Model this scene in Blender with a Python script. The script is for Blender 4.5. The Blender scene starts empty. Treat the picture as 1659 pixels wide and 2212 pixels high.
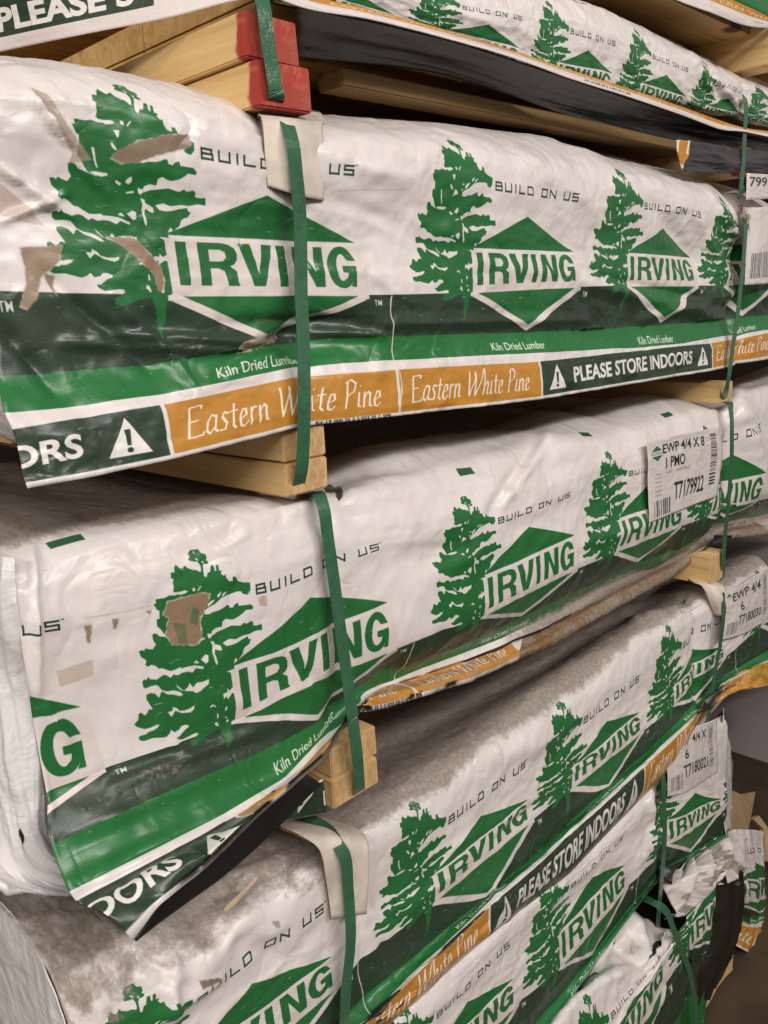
import bpy, math, random
import numpy as np
from mathutils import Matrix

# ------------------------------------------------------------------ camera, world, lamps, exposure
S = 0.72                      # metres per layout unit (the stack's face stands one unit from the lens)
EYE = 1.80                    # camera height above the floor
FPX = 1850.0; CX = 829.5; CY = 1106.0
AX, AY, VX = 1870.0, -546.0, 400.0
_X = np.array([AX, AY, FPX]); _X /= np.linalg.norm(_X)
_D = np.array([VX, (FPX * FPX + AX * VX) / -AY, FPX]); _D /= np.linalg.norm(_D)
_Z = -_D
_Y = np.cross(_Z, _X)

sc = bpy.context.scene
COL = sc.collection
cam_d = bpy.data.cameras.new('camera'); cam = bpy.data.objects.new('camera', cam_d); COL.objects.link(cam)
# camera axes (right, up, back) written in world axes
right = (_X[0], _Y[0], _Z[0]); down = (_X[1], _Y[1], _Z[1]); fwd = (_X[2], _Y[2], _Z[2])
cam.matrix_world = Matrix(((right[0], -down[0], -fwd[0], 0), (right[1], -down[1], -fwd[1], 0),
                           (right[2], -down[2], -fwd[2], EYE), (0, 0, 0, 1)))
cam_d.sensor_fit = 'HORIZONTAL'; cam_d.sensor_width = 36.0
cam_d.lens = 36.0 * FPX / 1659.0
cam_d.clip_start = 0.02; cam_d.clip_end = 100
sc.camera = cam

w = bpy.data.worlds.new('World'); sc.world = w; w.use_nodes = True
bg = w.node_tree.nodes['Background']
bg.inputs['Color'].default_value = (1.0, 0.93, 0.87, 1); bg.inputs['Strength'].default_value = 0.26


def area(name, loc, target, size, sy, power, col):
    d = bpy.data.lights.new(name, 'AREA'); d.shape = 'RECTANGLE'; d.size = size; d.size_y = sy
    d.energy = power; d.color = col
    o = bpy.data.objects.new(name, d); COL.objects.link(o); o.location = loc
    from mathutils import Vector
    o.rotation_euler = (Vector(target) - Vector(loc)).to_track_quat('-Z', 'Y').to_euler()
    return o


area('ceiling_lamp', (-0.9, -2.6, 3.9), (1.0, 0.7, 1.4), 2.4, 0.35, 76, (1.0, 0.945, 0.915))
area('ceiling_lamp', (1.7, -2.9, 4.1), (1.4, 0.7, 1.1), 2.4, 0.35, 76, (1.0, 0.945, 0.915))
area('ceiling_lamp', (-3.2, -0.5, 3.3), (0.8, 0.9, 1.2), 1.6, 0.4, 62, (1.0, 0.93, 0.86))
sc.view_settings.view_transform = 'Standard'; sc.view_settings.look = 'None'
sc.view_settings.exposure = 0.2; sc.view_settings.gamma = 1.0
sc.view_settings.use_curve_mapping = False

rng = np.random.default_rng(7)


# ------------------------------------------------------------------ layout helpers
def at(px, py, Y=1.0):
    r = np.array([px - CX, py - CY, FPX]); v = np.array([r @ _X, r @ _Y, r @ _Z])
    return v * Y / v[1]


def M(p):                      # layout units -> metres
    return (p[0] * S, p[1] * S, p[2] * S + EYE)


def P(px, py, Y=1.0):
    return M(at(px, py, Y))


def proj(A):                   # array of layout points -> picture coordinates of this layout
    B = A[..., 0:1] * _X + A[..., 1:2] * _Y + A[..., 2:3] * _Z
    return CX + FPX * B[..., 0] / B[..., 2], CY + FPX * B[..., 1] / B[..., 2]


def link(name, me, mats, parent=None):
    o = bpy.data.objects.new(name, me); COL.objects.link(o)
    for m in (mats if isinstance(mats, (list, tuple)) else [mats]):
        me.materials.append(m)
    if parent is not None:
        o.parent = parent; o.matrix_parent_inverse = parent.matrix_world.inverted()
    return o


def tag(o, label=None, cat=None, group=None, kind=None):
    if label: o['label'] = label
    if cat: o['category'] = cat
    if group: o['group'] = group
    if kind: o['kind'] = kind
    return o


def empty(name, loc, label, cat, group=None):
    o = bpy.data.objects.new(name, None); COL.objects.link(o); o.location = loc
    o.empty_display_size = 0.1
    o.matrix_world = Matrix.Translation(loc)
    return tag(o, label, cat, group)


def vnoise(x, y, seed=0):
    x = np.asarray(x, float); y = np.asarray(y, float)
    xi = np.floor(x).astype(np.int64); yi = np.floor(y).astype(np.int64)
    fx = x - xi; fy = y - yi; fx = fx * fx * (3 - 2 * fx); fy = fy * fy * (3 - 2 * fy)

    def hsh(a, b):
        n = (a * 374761393 + b * 668265263 + seed * 974634777) & 0xFFFFFFFF
        n = ((n ^ (n >> 13)) * 1274126177) & 0xFFFFFFFF
        return ((n ^ (n >> 16)) & 0xFFFF) / 32767.5 - 1
    return (hsh(xi, yi) * (1 - fx) * (1 - fy) + hsh(xi + 1, yi) * fx * (1 - fy)
            + hsh(xi, yi + 1) * (1 - fx) * fy + hsh(xi + 1, yi + 1) * fx * fy)


def fbm(x, y, seed=0, oct=4):
    r = 0; a = 1
    for k in range(oct):
        r = r + a * vnoise(x * 2 ** k, y * 2 ** k, seed + k * 11); a *= 0.5
    return r


def ridged(x, y, seed=0, oct=3):
    r = 0; a = 1
    for k in range(oct):
        r = r + a * (1 - np.abs(vnoise(x * 2 ** k, y * 2 ** k, seed + k * 7)) * 2) ** 3; a *= 0.5
    return r


# ------------------------------------------------------------------ materials
def newmat(name):
    m = bpy.data.materials.new(name); m.use_nodes = True
    nt = m.node_tree; b = nt.nodes['Principled BSDF']
    return m, nt, b


def N(nt, t, **k):
    n = nt.nodes.new(t)
    for a, v in k.items():
        setattr(n, a, v)
    return n


def mixrgb(nt, fac, a, b, blend='MIX'):
    n = N(nt, 'ShaderNodeMix', data_type='RGBA', blend_type=blend)
    for s, v in ((n.inputs[0], fac), (n.inputs[6], a), (n.inputs[7], b)):
        if hasattr(v, 'is_linked'):
            nt.links.new(v, s)
        elif isinstance(v, tuple):
            s.default_value = v
        else:
            s.default_value = v
    return n.outputs[2]


def math_(nt, op, a, b=None, clamp=False):
    n = N(nt, 'ShaderNodeMath', operation=op); n.use_clamp = clamp
    for s, v in ((n.inputs[0], a), (n.inputs[1], b)):
        if v is None: continue
        if hasattr(v, 'is_linked'):
            nt.links.new(v, s)
        else:
            s.default_value = v
    return n.outputs[0]


def noise_tex(nt, vec, scale, detail=4, rough=0.55, dist=0.0):
    n = N(nt, 'ShaderNodeTexNoise'); n.inputs['Scale'].default_value = scale
    n.inputs['Detail'].default_value = detail; n.inputs['Roughness'].default_value = rough
    n.inputs['Distortion'].default_value = dist
    if vec is not None: nt.links.new(vec, n.inputs['Vector'])
    return n.outputs['Fac']


def ramp(nt, fac, stops):
    n = N(nt, 'ShaderNodeValToRGB'); cr = n.color_ramp
    while len(cr.elements) < len(stops): cr.elements.new(0.5)
    for e, (p, c) in zip(cr.elements, stops):
        e.position = p; e.color = c if len(c) == 4 else tuple(c) + (1,)
    nt.links.new(fac, n.inputs[0])
    return n.outputs[0]


def bump(nt, b, h, strength, dist):
    n = N(nt, 'ShaderNodeBump'); n.inputs['Strength'].default_value = strength
    n.inputs['Distance'].default_value = dist
    nt.links.new(h, n.inputs['Height']); nt.links.new(n.outputs[0], b.inputs['Normal'])


def g(v): return (v, v, v, 1)


# ------------------------------------------------------------------ print artwork, rasterised in memory
class Canvas:
    def __init__(s, u0, u1, v0, v1, ppu, bg=(226, 219, 216), alpha=False):
        s.u0, s.v0, s.ppu = u0, v0, ppu
        s.w = int(round((u1 - u0) * ppu)); s.h = int(round((v1 - v0) * ppu)); s.u1, s.v1 = u1, v1
        s.a = np.zeros((s.h, s.w, 4), np.float32)
        s.a[..., :3] = np.array(bg) / 255.0; s.a[..., 3] = 0 if alpha else 1
        s.alpha = alpha

    def mask(s, loops, ss=3):
        pts = np.concatenate([np.asarray(l, float) for l in loops])
        x = (pts[:, 0] - s.u0) * s.ppu; y = (pts[:, 1] - s.v0) * s.ppu
        x0 = max(int(np.floor(x.min())) - 1, 0); x1 = min(int(np.ceil(x.max())) + 2, s.w)
        y0 = max(int(np.floor(y.min())) - 1, 0); y1 = min(int(np.ceil(y.max())) + 2, s.h)
        if x1 <= x0 or y1 <= y0: return None
        W = (x1 - x0) * ss; H = (y1 - y0) * ss
        par = np.zeros((H, W + 1), np.int16)
        for l in loops:
            l = np.asarray(l, float)
            ax = ((l[:, 0] - s.u0) * s.ppu - x0) * ss; ay = ((l[:, 1] - s.v0) * s.ppu - y0) * ss
            bx = np.roll(ax, -1); by = np.roll(ay, -1)
            for p, q, r, t in zip(ax, ay, bx, by):
                if q == t: continue
                if q > t: p, q, r, t = r, t, p, q
                j0 = max(int(np.ceil(q - 0.5)), 0); j1 = min(int(np.ceil(t - 0.5)), H)
                if j1 <= j0: continue
                j = np.arange(j0, j1)
                xx = p + (j + 0.5 - q) * (r - p) / (t - q)
                i = np.clip(np.ceil(xx - 0.5).astype(int), 0, W)
                par[j, i] ^= 1
        m = (np.cumsum(par[:, :W], axis=1) & 1).astype(np.float32)
        m = m.reshape(y1 - y0, ss, x1 - x0, ss).mean((1, 3))
        return x0, x1, y0, y1, m

    def put(s, r, col, op=1.0):
        if r is None: return
        x0, x1, y0, y1, m = r; m = (m * op)[..., None]
        t = s.a[y0:y1, x0:x1]
        t[..., :3] = t[..., :3] * (1 - m) + (np.array(col[:3]) / 255.0) * m if not s.alpha else \
            np.where(t[..., 3:4] + m > 0, (t[..., :3] * t[..., 3:4] * (1 - m) + (np.array(col[:3]) / 255.0) * m)
                     / np.maximum(t[..., 3:4] * (1 - m) + m, 1e-6), t[..., :3])
        t[..., 3:4] = 1 - (1 - t[..., 3:4]) * (1 - m)

    def fill(s, pts, col, op=1.0):
        s.put(s.mask([pts]), col, op)

    def loops(s, ls, col, op=1.0):
        s.put(s.mask(ls), col, op)

    def tris(s, T, col, op=1.0):
        acc = None
        if not len(T): return
        A = np.concatenate(T)
        x0 = max(int((A[:, 0].min() - s.u0) * s.ppu) - 2, 0); x1 = min(int((A[:, 0].max() - s.u0) * s.ppu) + 3, s.w)
        y0 = max(int((A[:, 1].min() - s.v0) * s.ppu) - 2, 0); y1 = min(int((A[:, 1].max() - s.v0) * s.ppu) + 3, s.h)
        if x1 <= x0 or y1 <= y0: return
        acc = np.zeros((y1 - y0, x1 - x0), np.float32)
        for t in T:
            r = s.mask([t], 4)
            if r is None: continue
            a, b, c, d, m = r
            a2, b2, c2, d2 = max(a, x0), min(b, x1), max(c, y0), min(d, y1)
            if b2 <= a2 or d2 <= c2: continue
            acc[c2 - y0:d2 - y0, a2 - x0:b2 - x0] += m[c2 - c:d2 - c, a2 - a:b2 - a]
        s.put((x0, x1, y0, y1, np.clip(acc, 0, 1)), col, op)

    def strokes(s, segs, pen, col, nib=0.0, ang=0.7, op=1.0):
        T = []
        for a, b in segs:
            a = np.array(a, float); b = np.array(b, float); d = b - a; L = np.hypot(*d)
            if L < 1e-9: continue
            d /= L; n = np.array([-d[1], d[0]]) * pen / 2; e = d * pen / 2
            T.append(np.array([a - e + n, b + e + n, b + e - n, a - e - n]))
            if nib:
                k = np.array([math.cos(ang), math.sin(ang)]) * nib / 2
                T.append(np.array([a + k, b + k, b - k, a - k]))
        s.tris(T, col, op)

    def image(s, name):
        im = bpy.data.images.new(name, s.w, s.h, alpha=s.alpha)
        im.pixels.foreach_set(np.ascontiguousarray(s.a, np.float32).ravel()); im.update(); im.pack()
        return im


def text_tris(txt, u, v, size, col_w=None, bold=0.0, shear=0.0, spacing=1.0, rot=0.0):
    c = bpy.data.curves.new('t', 'FONT'); c.body = txt; c.offset = bold; c.space_character = spacing
    c.resolution_u = 4; c.fill_mode = 'FRONT'
    o = bpy.data.objects.new('t', c); COL.objects.link(o)
    dg = bpy.context.evaluated_depsgraph_get(); me = o.evaluated_get(dg).to_mesh()
    me.calc_loop_triangles()
    V = np.array([x.co[:2] for x in me.vertices]); T = [tuple(t.vertices) for t in me.loop_triangles]
    o.evaluated_get(dg).to_mesh_clear(); bpy.data.objects.remove(o); bpy.data.curves.remove(c)
    if not len(V): return []
    x0 = V[:, 0].min(); wd = V[:, 0].max() - x0
    V[:, 0] -= x0; V[:, 0] += shear * V[:, 1]
    cap = 0.70
    V[:, 1] *= size / cap
    V[:, 0] *= (col_w / wd if col_w else size / cap)
    cr, sr = math.cos(rot), math.sin(rot)
    V = V @ np.array([[cr, sr], [-sr, cr]])
    V += np.array([u, v])
    return [V[list(t)] for t in T]


WHITE = (223, 212, 208); GREEN = (36, 106, 54); DARK = (42, 62, 46); BRIGHT = (34, 112, 56)
GOLD = (192, 134, 52); INK = (40, 62, 46)

# pine-tree emblem, outline in its own drawing units
TREE = [
 [(820,165),(895,152),(908,195),(945,212),(950,250),(935,280),(955,300),(945,325),(905,325),(893,345),(888,395),(885,470),(905,488),(925,430),(950,420),(965,345),(978,338),(990,345),(992,410),(1005,412),(1012,345),(1022,337),(1033,345),(1030,410),(1055,405),(1040,445),(1060,470),(1080,455),(1085,500),(1110,540),(1145,540),(1145,490),(1170,485),(1190,540),(1240,558),(1305,562),(1300,640),(1270,695),(1230,690),(1215,660),(1180,665),(1080,705),(1020,740),(960,810),(900,855),(860,895),(862,940),(900,935),(940,905),(1000,880),(1040,850),(1070,820),(1088,818),(1095,850),(1130,845),(1140,820),(1175,790),(1185,825),(1225,815),(1285,800),(1312,825),(1300,855),(1240,865),(1215,900),(1170,945),(1120,980),(1085,985),(1055,975),(1020,1010),(1010,1070),(960,1080),(920,1115),(905,1150),(920,1165),(960,1130),(1030,1090),(1100,1050),(1180,1045),(1215,1010),(1240,1020),(1285,990),(1305,1000),(1305,1040),(1340,1035),(1385,1015),(1388,1080),(1330,1090),(1260,1130),(1190,1150),(1120,1190),(1065,1190),(1000,1235),(1030,1262),(1080,1250),(1130,1225),(1180,1190),(1240,1155),(1250,1185),(1270,1180),(1245,1235),(1210,1260),(1190,1290),(1180,1335),(1130,1400),(1110,1375),(1085,1434),(1095,1525),(1105,1640),(1050,1658),(1020,1686),(1000,1660),(995,1694),(950,1710),(950,1760),(985,1734),(990,1768),(1040,1710),(1065,1715),(1105,1708),(1125,1834),(1128,1884),(1110,1925),(1090,1985),(1060,2065),(1010,2090),(1000,2154),(995,2234),(965,2290),(940,2370),(922,2370),(932,2300),(930,2224),(915,2155),(905,2094),(850,2114),(790,2155),(720,2215),(640,2264),(605,2255),(620,2204),(700,2134),(695,2112),(660,2122),(600,2155),(545,2184),(500,2176),(487,2156),(520,2144),(545,2110),(575,2074),(615,2044),(615,2024),(580,2022),(545,2034),(520,2074),(475,2100),(450,2074),(420,2112),(380,2144),(340,2150),(260,2160),(180,2192),(145,2184),(138,2154),(160,2140),(215,2120),(230,2100),(270,2084),(310,2050),(335,2012),(300,2022),(250,2054),(200,2070),(140,2056),(108,2034),(150,1984),(155,1934),(180,1916),(215,1940),(240,1914),(255,1884),(295,1879),(270,1834),(245,1789),(250,1752),(290,1734),(330,1739),(365,1774),(385,1724),(400,1714),(440,1738),(500,1738),(560,1750),(590,1735),(560,1710),(505,1700),(440,1712),(395,1704),(370,1672),(350,1660),(300,1672),(250,1697),(228,1685),(224,1640),(240,1620),(270,1617),(278,1590),(300,1612),(360,1612),(420,1570),(450,1568),(490,1590),(520,1560),(560,1565),(600,1540),(650,1525),(700,1532),(730,1490),(800,1492),(805,1470),(720,1462),(640,1485),(600,1500),(590,1490),(540,1515),(500,1530),(460,1520),(420,1505),(390,1512),(355,1485),(320,1480),(290,1500),(265,1485),(280,1450),(270,1430),(235,1410),(218,1354),(240,1340),(270,1345),(280,1318),(310,1328),(350,1328),(380,1275),(360,1240),(355,1180),(375,1160),(400,1165),(420,1190),(480,1198),(560,1195),(530,1190),(480,1190),(465,1160),(440,1115),(410,1080),(412,1000),(440,995),(445,900),(420,890),(395,820),(420,815),(415,765),(440,758),(500,745),(545,715),(600,715),(630,700),(650,710),(700,685),(720,660),(690,650),(640,672),(600,680),(582,665),(595,610),(592,560),(605,515),(580,500),(585,435),(620,430),(628,375),(650,336),(680,385),(700,385),(730,345),(745,378),(790,400),(820,398),(860,425),(868,400),(868,340),(855,300),(820,298),(785,290),(780,265),(800,245),(790,210)],
]
TREE_HOLES = [
 [(838,175),(850,180),(852,205),(842,208)], [(835,255),(860,262),(868,290),(850,285)], [(892,292),(910,292),(908,320),(895,318)],
 [(760,620),(785,620),(785,658),(762,660)], [(835,590),(845,595),(815,658),(805,650)],
 [(1035,655),(990,700),(990,735),(1012,712)], [(1090,658),(1050,680),(1028,718),(1045,715)],
 [(965,755),(930,770),(895,810),(890,850),(920,825)], [(850,800),(885,795),(870,815),(850,815)], [(845,860),(862,858),(855,885),(842,888)],
 [(700,740),(745,725),(735,790),(720,800)], [(670,865),(690,862),(715,905),(705,920),(680,900)], [(740,905),(770,900),(800,940),(760,955),(720,990),(735,940)],
 [(530,965),(552,965),(560,1070),(575,1120),(560,1120),(545,1075)],
 [(640,1135),(600,1145),(545,1160),(500,1180),(520,1195),(600,1180),(645,1150)], [(700,1160),(745,1170),(735,1195),(700,1185)],
 [(820,1080),(790,1110),(770,1150),(800,1155),(825,1120)],
 [(870,1150),(910,1150),(915,1165),(890,1200),(872,1190)],
 [(890,1225),(920,1225),(925,1250),(980,1262),(988,1305),(960,1310),(925,1300),(915,1340),(935,1420),(925,1448),(910,1420),(895,1320),(905,1270)],
 [(840,1190),(845,1205),(785,1238),(782,1225)],
 [(830,1355),(855,1360),(848,1420),(825,1440),(780,1405)], [(735,1415),(760,1430),(758,1442),(710,1445)],
 [(845,1580),(835,1625),(790,1660),(760,1690),(715,1715),(690,1700),(600,1700),(640,1665),(660,1625),(690,1665),(730,1620),(780,1610)],
 [(530,1640),(560,1670),(600,1700),(580,1700),(545,1675)],
 [(480,1850),(520,1860),(540,1885),(590,1880),(640,1860),(685,1830),(680,1860),(645,1895),(560,1905),(500,1885),(460,1945),(430,1900),(475,1885)],
 [(825,1835),(845,1812),(875,1820),(880,1840),(850,1828),(835,1845)], [(885,1905),(898,1905),(900,1950),(885,1960)],
 [(965,1840),(985,1842),(975,1885),(960,1880)], [(965,1950),(985,1958),(985,1972),(965,1970)], [(985,1990),(1005,1995),(1000,2020),(975,2022)],
 [(870,2000),(890,2005),(905,2045),(895,2055),(862,2030)],
]


def _tree_fit():
    f = lambda x, y: at((400 + 0.3014 * x) * 0.6777, (1700 + 0.3014 * y) * 0.6777)[[0, 2]]
    src = [(870,155),(1310,820),(220,1354),(925,2074),(1150,1444),(1240,1864),(140,2164)]
    dst = [(-.0,.475),(.18,.285),(-.236,.245),(0,0),(.078,.14),(.13,.022),(-.21,.035)]
    A = np.array([[*f(*p), 1] for p in src]); C, *_ = np.linalg.lstsq(A, np.array(dst), rcond=None)
    return lambda pts: np.array([[*f(*p), 1] for p in pts]) @ C


_tf = _tree_fit()
TREE_UV = [_tf(p) for p in TREE] + [_tf(p) for p in TREE_HOLES]


def arc(cx, cy, rx, ry, a0, a1, n=14):
    return [(cx + rx * math.cos(math.radians(a0 + (a1 - a0) * k / n)), cy + ry * math.sin(math.radians(a0 + (a1 - a0) * k / n))) for k in range(n + 1)]


def logo_letters():
    L = []
    st = 0.052
    L.append([[(0, 0), (st, 0), (st, 1), (0, 1)]])
    # R
    x = .105
    L.append([[(x,0),(x+st,0),(x+st,.40),(x+.095,.40),(x+.125,.34),(x+.138,0),(x+.20,0),(x+.19,.12),(x+.188,.34),(x+.155,.46)] +
              [(x+.175,.50),(x+.192,.60),(x+.196,.74),(x+.185,.88),(x+.155,.97),(x+.12,1),(x,1)],
              [(x+st,.56),(x+st,.84),(x+.11,.84),(x+.135,.78),(x+.138,.66),(x+.12,.57),(x+.10,.56)]])
    x = .312
    L.append([[(x,1),(x+.064,1),(x+.098,.28),(x+.132,1),(x+.193,1),(x+.128,0),(x+.066,0)]])
    x = .530
    L.append([[(x, 0), (x + st, 0), (x + st, 1), (x, 1)]])
    x = .632
    L.append([[(x,0),(x+.052,0),(x+.052,.66),(x+.118,0),(x+.172,0),(x+.172,1),(x+.120,1),(x+.120,.36),(x+.056,1),(x,1)]])
    x = .825; cx = x + .088
    o = arc(cx, .5, .088, .53, 38, 318, 26)
    i = arc(cx, .5, .034, .34, 312, 48, 18)
    L.append([o[:1] + o[1:] + [(x+.137, 0.02), (x+.175, 0.0), (x+.175, .54), (x+.09, .54), (x+.09, .38), (x+.125, .36), (x+.118, .24)] + i[1:] + [(x+.122,.68),(x+.175,.66)]])
    return L


TECH = {  # squared letters, unit box
 'B': [[(0,0),(0,1)],[(0,1),(.92,1)],[(.92,1),(.92,.55)],[(0,.52),(1,.52)],[(1,.52),(1,0)],[(1,0),(0,0)]],
 'U': [[(0,1),(0,0)],[(0,0),(1,0)],[(1,0),(1,1)]], 'I': [[(.5,0),(.5,1)]], 'L': [[(0,1),(0,0)],[(0,0),(1,0)]],
 'D': [[(0,0),(0,1)],[(0,1),(.85,1)],[(.85,1),(1,.8)],[(1,.8),(1,0)],[(1,0),(0,0)]],
 'O': [[(0,0),(0,1)],[(0,1),(1,1)],[(1,1),(1,0)],[(1,0),(0,0)]],
 'N': [[(0,0),(0,1)],[(0,1),(1,0)],[(1,0),(1,1)]],
 'S': [[(1,1),(0,1)],[(0,1),(0,.52)],[(0,.52),(1,.52)],[(1,.52),(1,0)],[(1,0),(0,0)]]}


def slogan(c, u, v, total=.50, h=.0235, col=INK):
    txt = 'BUILD ON US'; n = 0
    adv = {' ': 1.15, 'I': .75}; pos = []; x = 0
    for ch in txt:
        pos.append(x); x += adv.get(ch, 1.62)
    k = total / (x - .62)
    for ch, p in zip(txt, pos):
        if ch == ' ': continue
        ww = k * 1.0 if ch != 'I' else k * .2
        c.strokes([((u + p * k + a[0] * ww, v + a[1] * h), (u + p * k + b[0] * ww, v + b[1] * h)) for a, b in TECH[ch]], .0056, col)
    c.tris(text_tris('TM', u + total + .004, v + h, .005, bold=.01), col)


CALL = {
 'E': (.50, [[(.02,0),(.02,.72)],[(.02,.72),(.38,.74)],[(.38,.74),(.38,.66)],[(.02,.38),(.28,.39)],[(.02,0),(.42,.02)],[(.42,.02),(.45,.1)]]),
 'a': (.42, [[(.3,.4),(.18,.44)],[(.18,.44),(.06,.3)],[(.06,.3),(.04,.08)],[(.04,.08),(.14,0)],[(.14,0),(.3,.18)],[(.32,.42),(.29,.08)],[(.29,.08),(.38,.02)]]),
 's': (.32, [[(.26,.4),(.14,.44)],[(.14,.44),(.08,.34)],[(.08,.34),(.21,.18)],[(.21,.18),(.18,.03)],[(.18,.03),(.02,.03)]]),
 't': (.28, [[(.12,.6),(.1,.08)],[(.1,.08),(.2,0)],[(0,.42),(.25,.43)]]),
 'e': (.34, [[(.06,.2),(.25,.27)],[(.25,.27),(.22,.42)],[(.22,.42),(.12,.42)],[(.12,.42),(.04,.22)],[(.04,.22),(.07,.03)],[(.07,.03),(.18,0)],[(.18,0),(.29,.1)]]),
 'r': (.30, [[(.06,.42),(.06,0)],[(.06,.26),(.15,.42)],[(.15,.42),(.25,.4)]]),
 'n': (.40, [[(.05,.42),(.05,0)],[(.05,.26),(.18,.43)],[(.18,.43),(.27,.36)],[(.27,.36),(.26,.05)],[(.26,.05),(.35,.02)]]),
 'W': (.86, [[(.03,.74),(.2,0)],[(.2,0),(.42,.68)],[(.36,.74),(.52,0)],[(.52,0),(.84,.8)]]),
 'h': (.40, [[(.05,.82),(.05,0)],[(.05,.26),(.18,.43)],[(.18,.43),(.26,.36)],[(.26,.36),(.25,.05)],[(.25,.05),(.34,.02)]]),
 'i': (.22, [[(.06,.42),(.06,.05)],[(.06,.05),(.15,.02)],[(.08,.58),(.10,.60)]]),
 'P': (.46, [[(.08,.72),(.08,0)],[(0,.68),(.2,.77)],[(.2,.77),(.38,.66)],[(.38,.66),(.34,.46)],[(.34,.46),(.08,.34)]]),
 ' ': (.26, [])}


def callig(c, txt, u, v, total, h, col=(240, 232, 222)):
    x = 0; segs = []
    for ch in txt:
        adv, ss = CALL[ch]
        for a, b in ss:
            segs.append(((x + a[0] + .22 * a[1], a[1]), (x + b[0] + .22 * b[1], b[1])))
        x += adv
    k = total / x; hv = h / .75
    segs = [((u + a[0] * k, v + a[1] * hv), (u + b[0] * k, v + b[1] * hv)) for a, b in segs]
    c.strokes(segs, .0030, col, nib=.0085, ang=.40)


def warning(c, u, v, wd, h, fg=(232, 228, 222), bgc=DARK):
    c.fill([(u, v), (u + wd, v), (u + wd * .5, v + h)], fg)
    m = u + wd * .5
    c.fill([(m - wd * .045, v + h * .26), (m + wd * .045, v + h * .26), (m + wd * .075, v + h * .68), (m - wd * .075, v + h * .68)], bgc)
    c.fill(arc(m, v + h * .14, wd * .075, h * .07, 0, 360, 16), bgc)


def logo(c, u):
    c.loops([l + np.array([u, 0]) for l in TREE_UV], GREEN)
    c.fill([(u+.046,.135),(u+.060,.128),(u+.064,.002),(u+.050,-.002),(u+.050,-.012),(u+.735,-.012),(u+.735,.02),(u+.712,.13)], WHITE)
    c.fill([(u+.056,-.012),(u+.728,-.012),(u+.392,-.126)], WHITE)
    c.fill([(u+.058,.142),(u+.698,.142),(u+.375,.252)], GREEN)
    c.fill([(u+.092,-.0035),(u+.690,-.0035),(u+.391,-.105)], GREEN)
    for gl in logo_letters():
        c.loops([[(u + .088 + x * .600, .0215 + y * .106) for x, y in l] for l in gl], GREEN)
    c.tris(text_tris('TM', u + .755, -.032, .017, bold=.01), (205, 212, 200))
    slogan(c, u + .172, .320)
    c.tris(text_tris('Kiln Dried Lumber', u + .16, -.190, .027, col_w=.33, bold=.012), (222, 226, 214))


def print_sheet(u0, u1, logos, strip, marks, joints, small=()):
    """strip: list of (kind, from, to); marks: positions of the small green bars; joints: roll joints"""
    c = Canvas(u0, u1, -.385, .62, 800)
    c.fill([(u0, -.13), (u1, -.13), (u1, 0), (u0, 0)], DARK)
    c.fill([(u0, -.205), (u1, -.205), (u1, -.13), (u0, -.13)], BRIGHT)
    for u in logos: logo(c, u)
    for kind, a, b in strip:
        L = b - a
        if kind == 'pine':
            c.fill([(a + .006, -.3715), (b - .006, -.3715), (b - .006, -.237), (a + .006, -.237)], GOLD)
            callig(c, 'Eastern White Pine', a + .055, -.340, L - .135, .082)
        elif kind == 'soiled':
            c.fill([(a, -.385), (b, -.385), (b, -.212), (a + .15, -.237)], (122, 92, 50))
        else:
            c.fill([(a + .006, -.3715), (b - .006, -.3715), (b - .006, -.237), (a + .006, -.237)], DARK)
            warning(c, a + L * .035, -.352, .115, .098); warning(c, b - L * .035 - .115, -.352, .115, .098)
            c.tris(text_tris('PLEASE STORE INDOORS', a + L * .15, -.334, .058, col_w=L * .70, bold=.03), (232, 228, 222))
    for u in small: c.tris(text_tris('AV 19 000 25 2 2 023 25 C SPB', u, -.3840, .0105, col_w=.30, bold=.03), (30, 40, 34))
    ys = np.linspace(-.385, -.004, 60); xs = .006 * np.sin(ys * 40) + .004
    for off in joints:
        c.strokes([((off + xs[k], ys[k]), (off + xs[k + 1], ys[k + 1])) for k in range(59)], .0045, WHITE)
    for u in marks:
        c.fill([(u - .045, .557), (u + .045, .557), (u + .045, .575), (u - .045, .575)], (46, 92, 60))
    return c


tile = print_sheet(0, 3.17, [.33, 1.33, 2.33], [('pine', -.006, .82), ('store', .82, 2.355), ('pine', 2.355, 3.18)], [.02, .68, 1.53, 2.32], [0, 3.17], [2.80])
IMG_TILE = tile.image('wrap_print')
crop = Canvas(0, 1, -.385, .62, 800)
i0 = int((1.33 - .27) * 800); crop.a = tile.a[:, i0:i0 + crop.w].copy()
crop.fill([(.66, .557), (.70, .557), (.70, .575), (.66, .575)], (46, 92, 60)); IMG_CROP = crop.image('wrap_print_single')
IMG_B = print_sheet(-1.3, 4.3, [-1.96, -.84, .33, 1.38, 2.37, 3.5], [('store', -2.39, -.872), ('pine', -.872, -.02), ('pine', -.02, .75), ('store', .75, 2.235), ('pine', 2.235, 3.05)], [], [-.015, 3.15], [-.36]).image('wrap_print')
IMG_C = print_sheet(-1.45, 4.3, [-1.90, -.82, .33, 1.33, 2.33, 3.5], [('store', -2.38, -.86), ('pine', -.86, .0), ('pine', .0, .70), ('soiled', .66, 3.3)], [-1.146, .41, 1.25, 2.02], [0, 3.17], [-.33]).image('wrap_print')
IMG_D = print_sheet(-1.1, 3.8, [-.82, .33, 1.30, 2.30, 3.5], [('store', -2.36, -.815), ('pine', -.815, .0), ('pine', -.12, .655), ('store', .655, 1.93), ('pine', 1.93, 2.75), ('pine', 2.75, 3.6)], [-.44, .35, 1.107, 1.83, 2.54], [0, 3.17], []).image('wrap_print')


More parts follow.
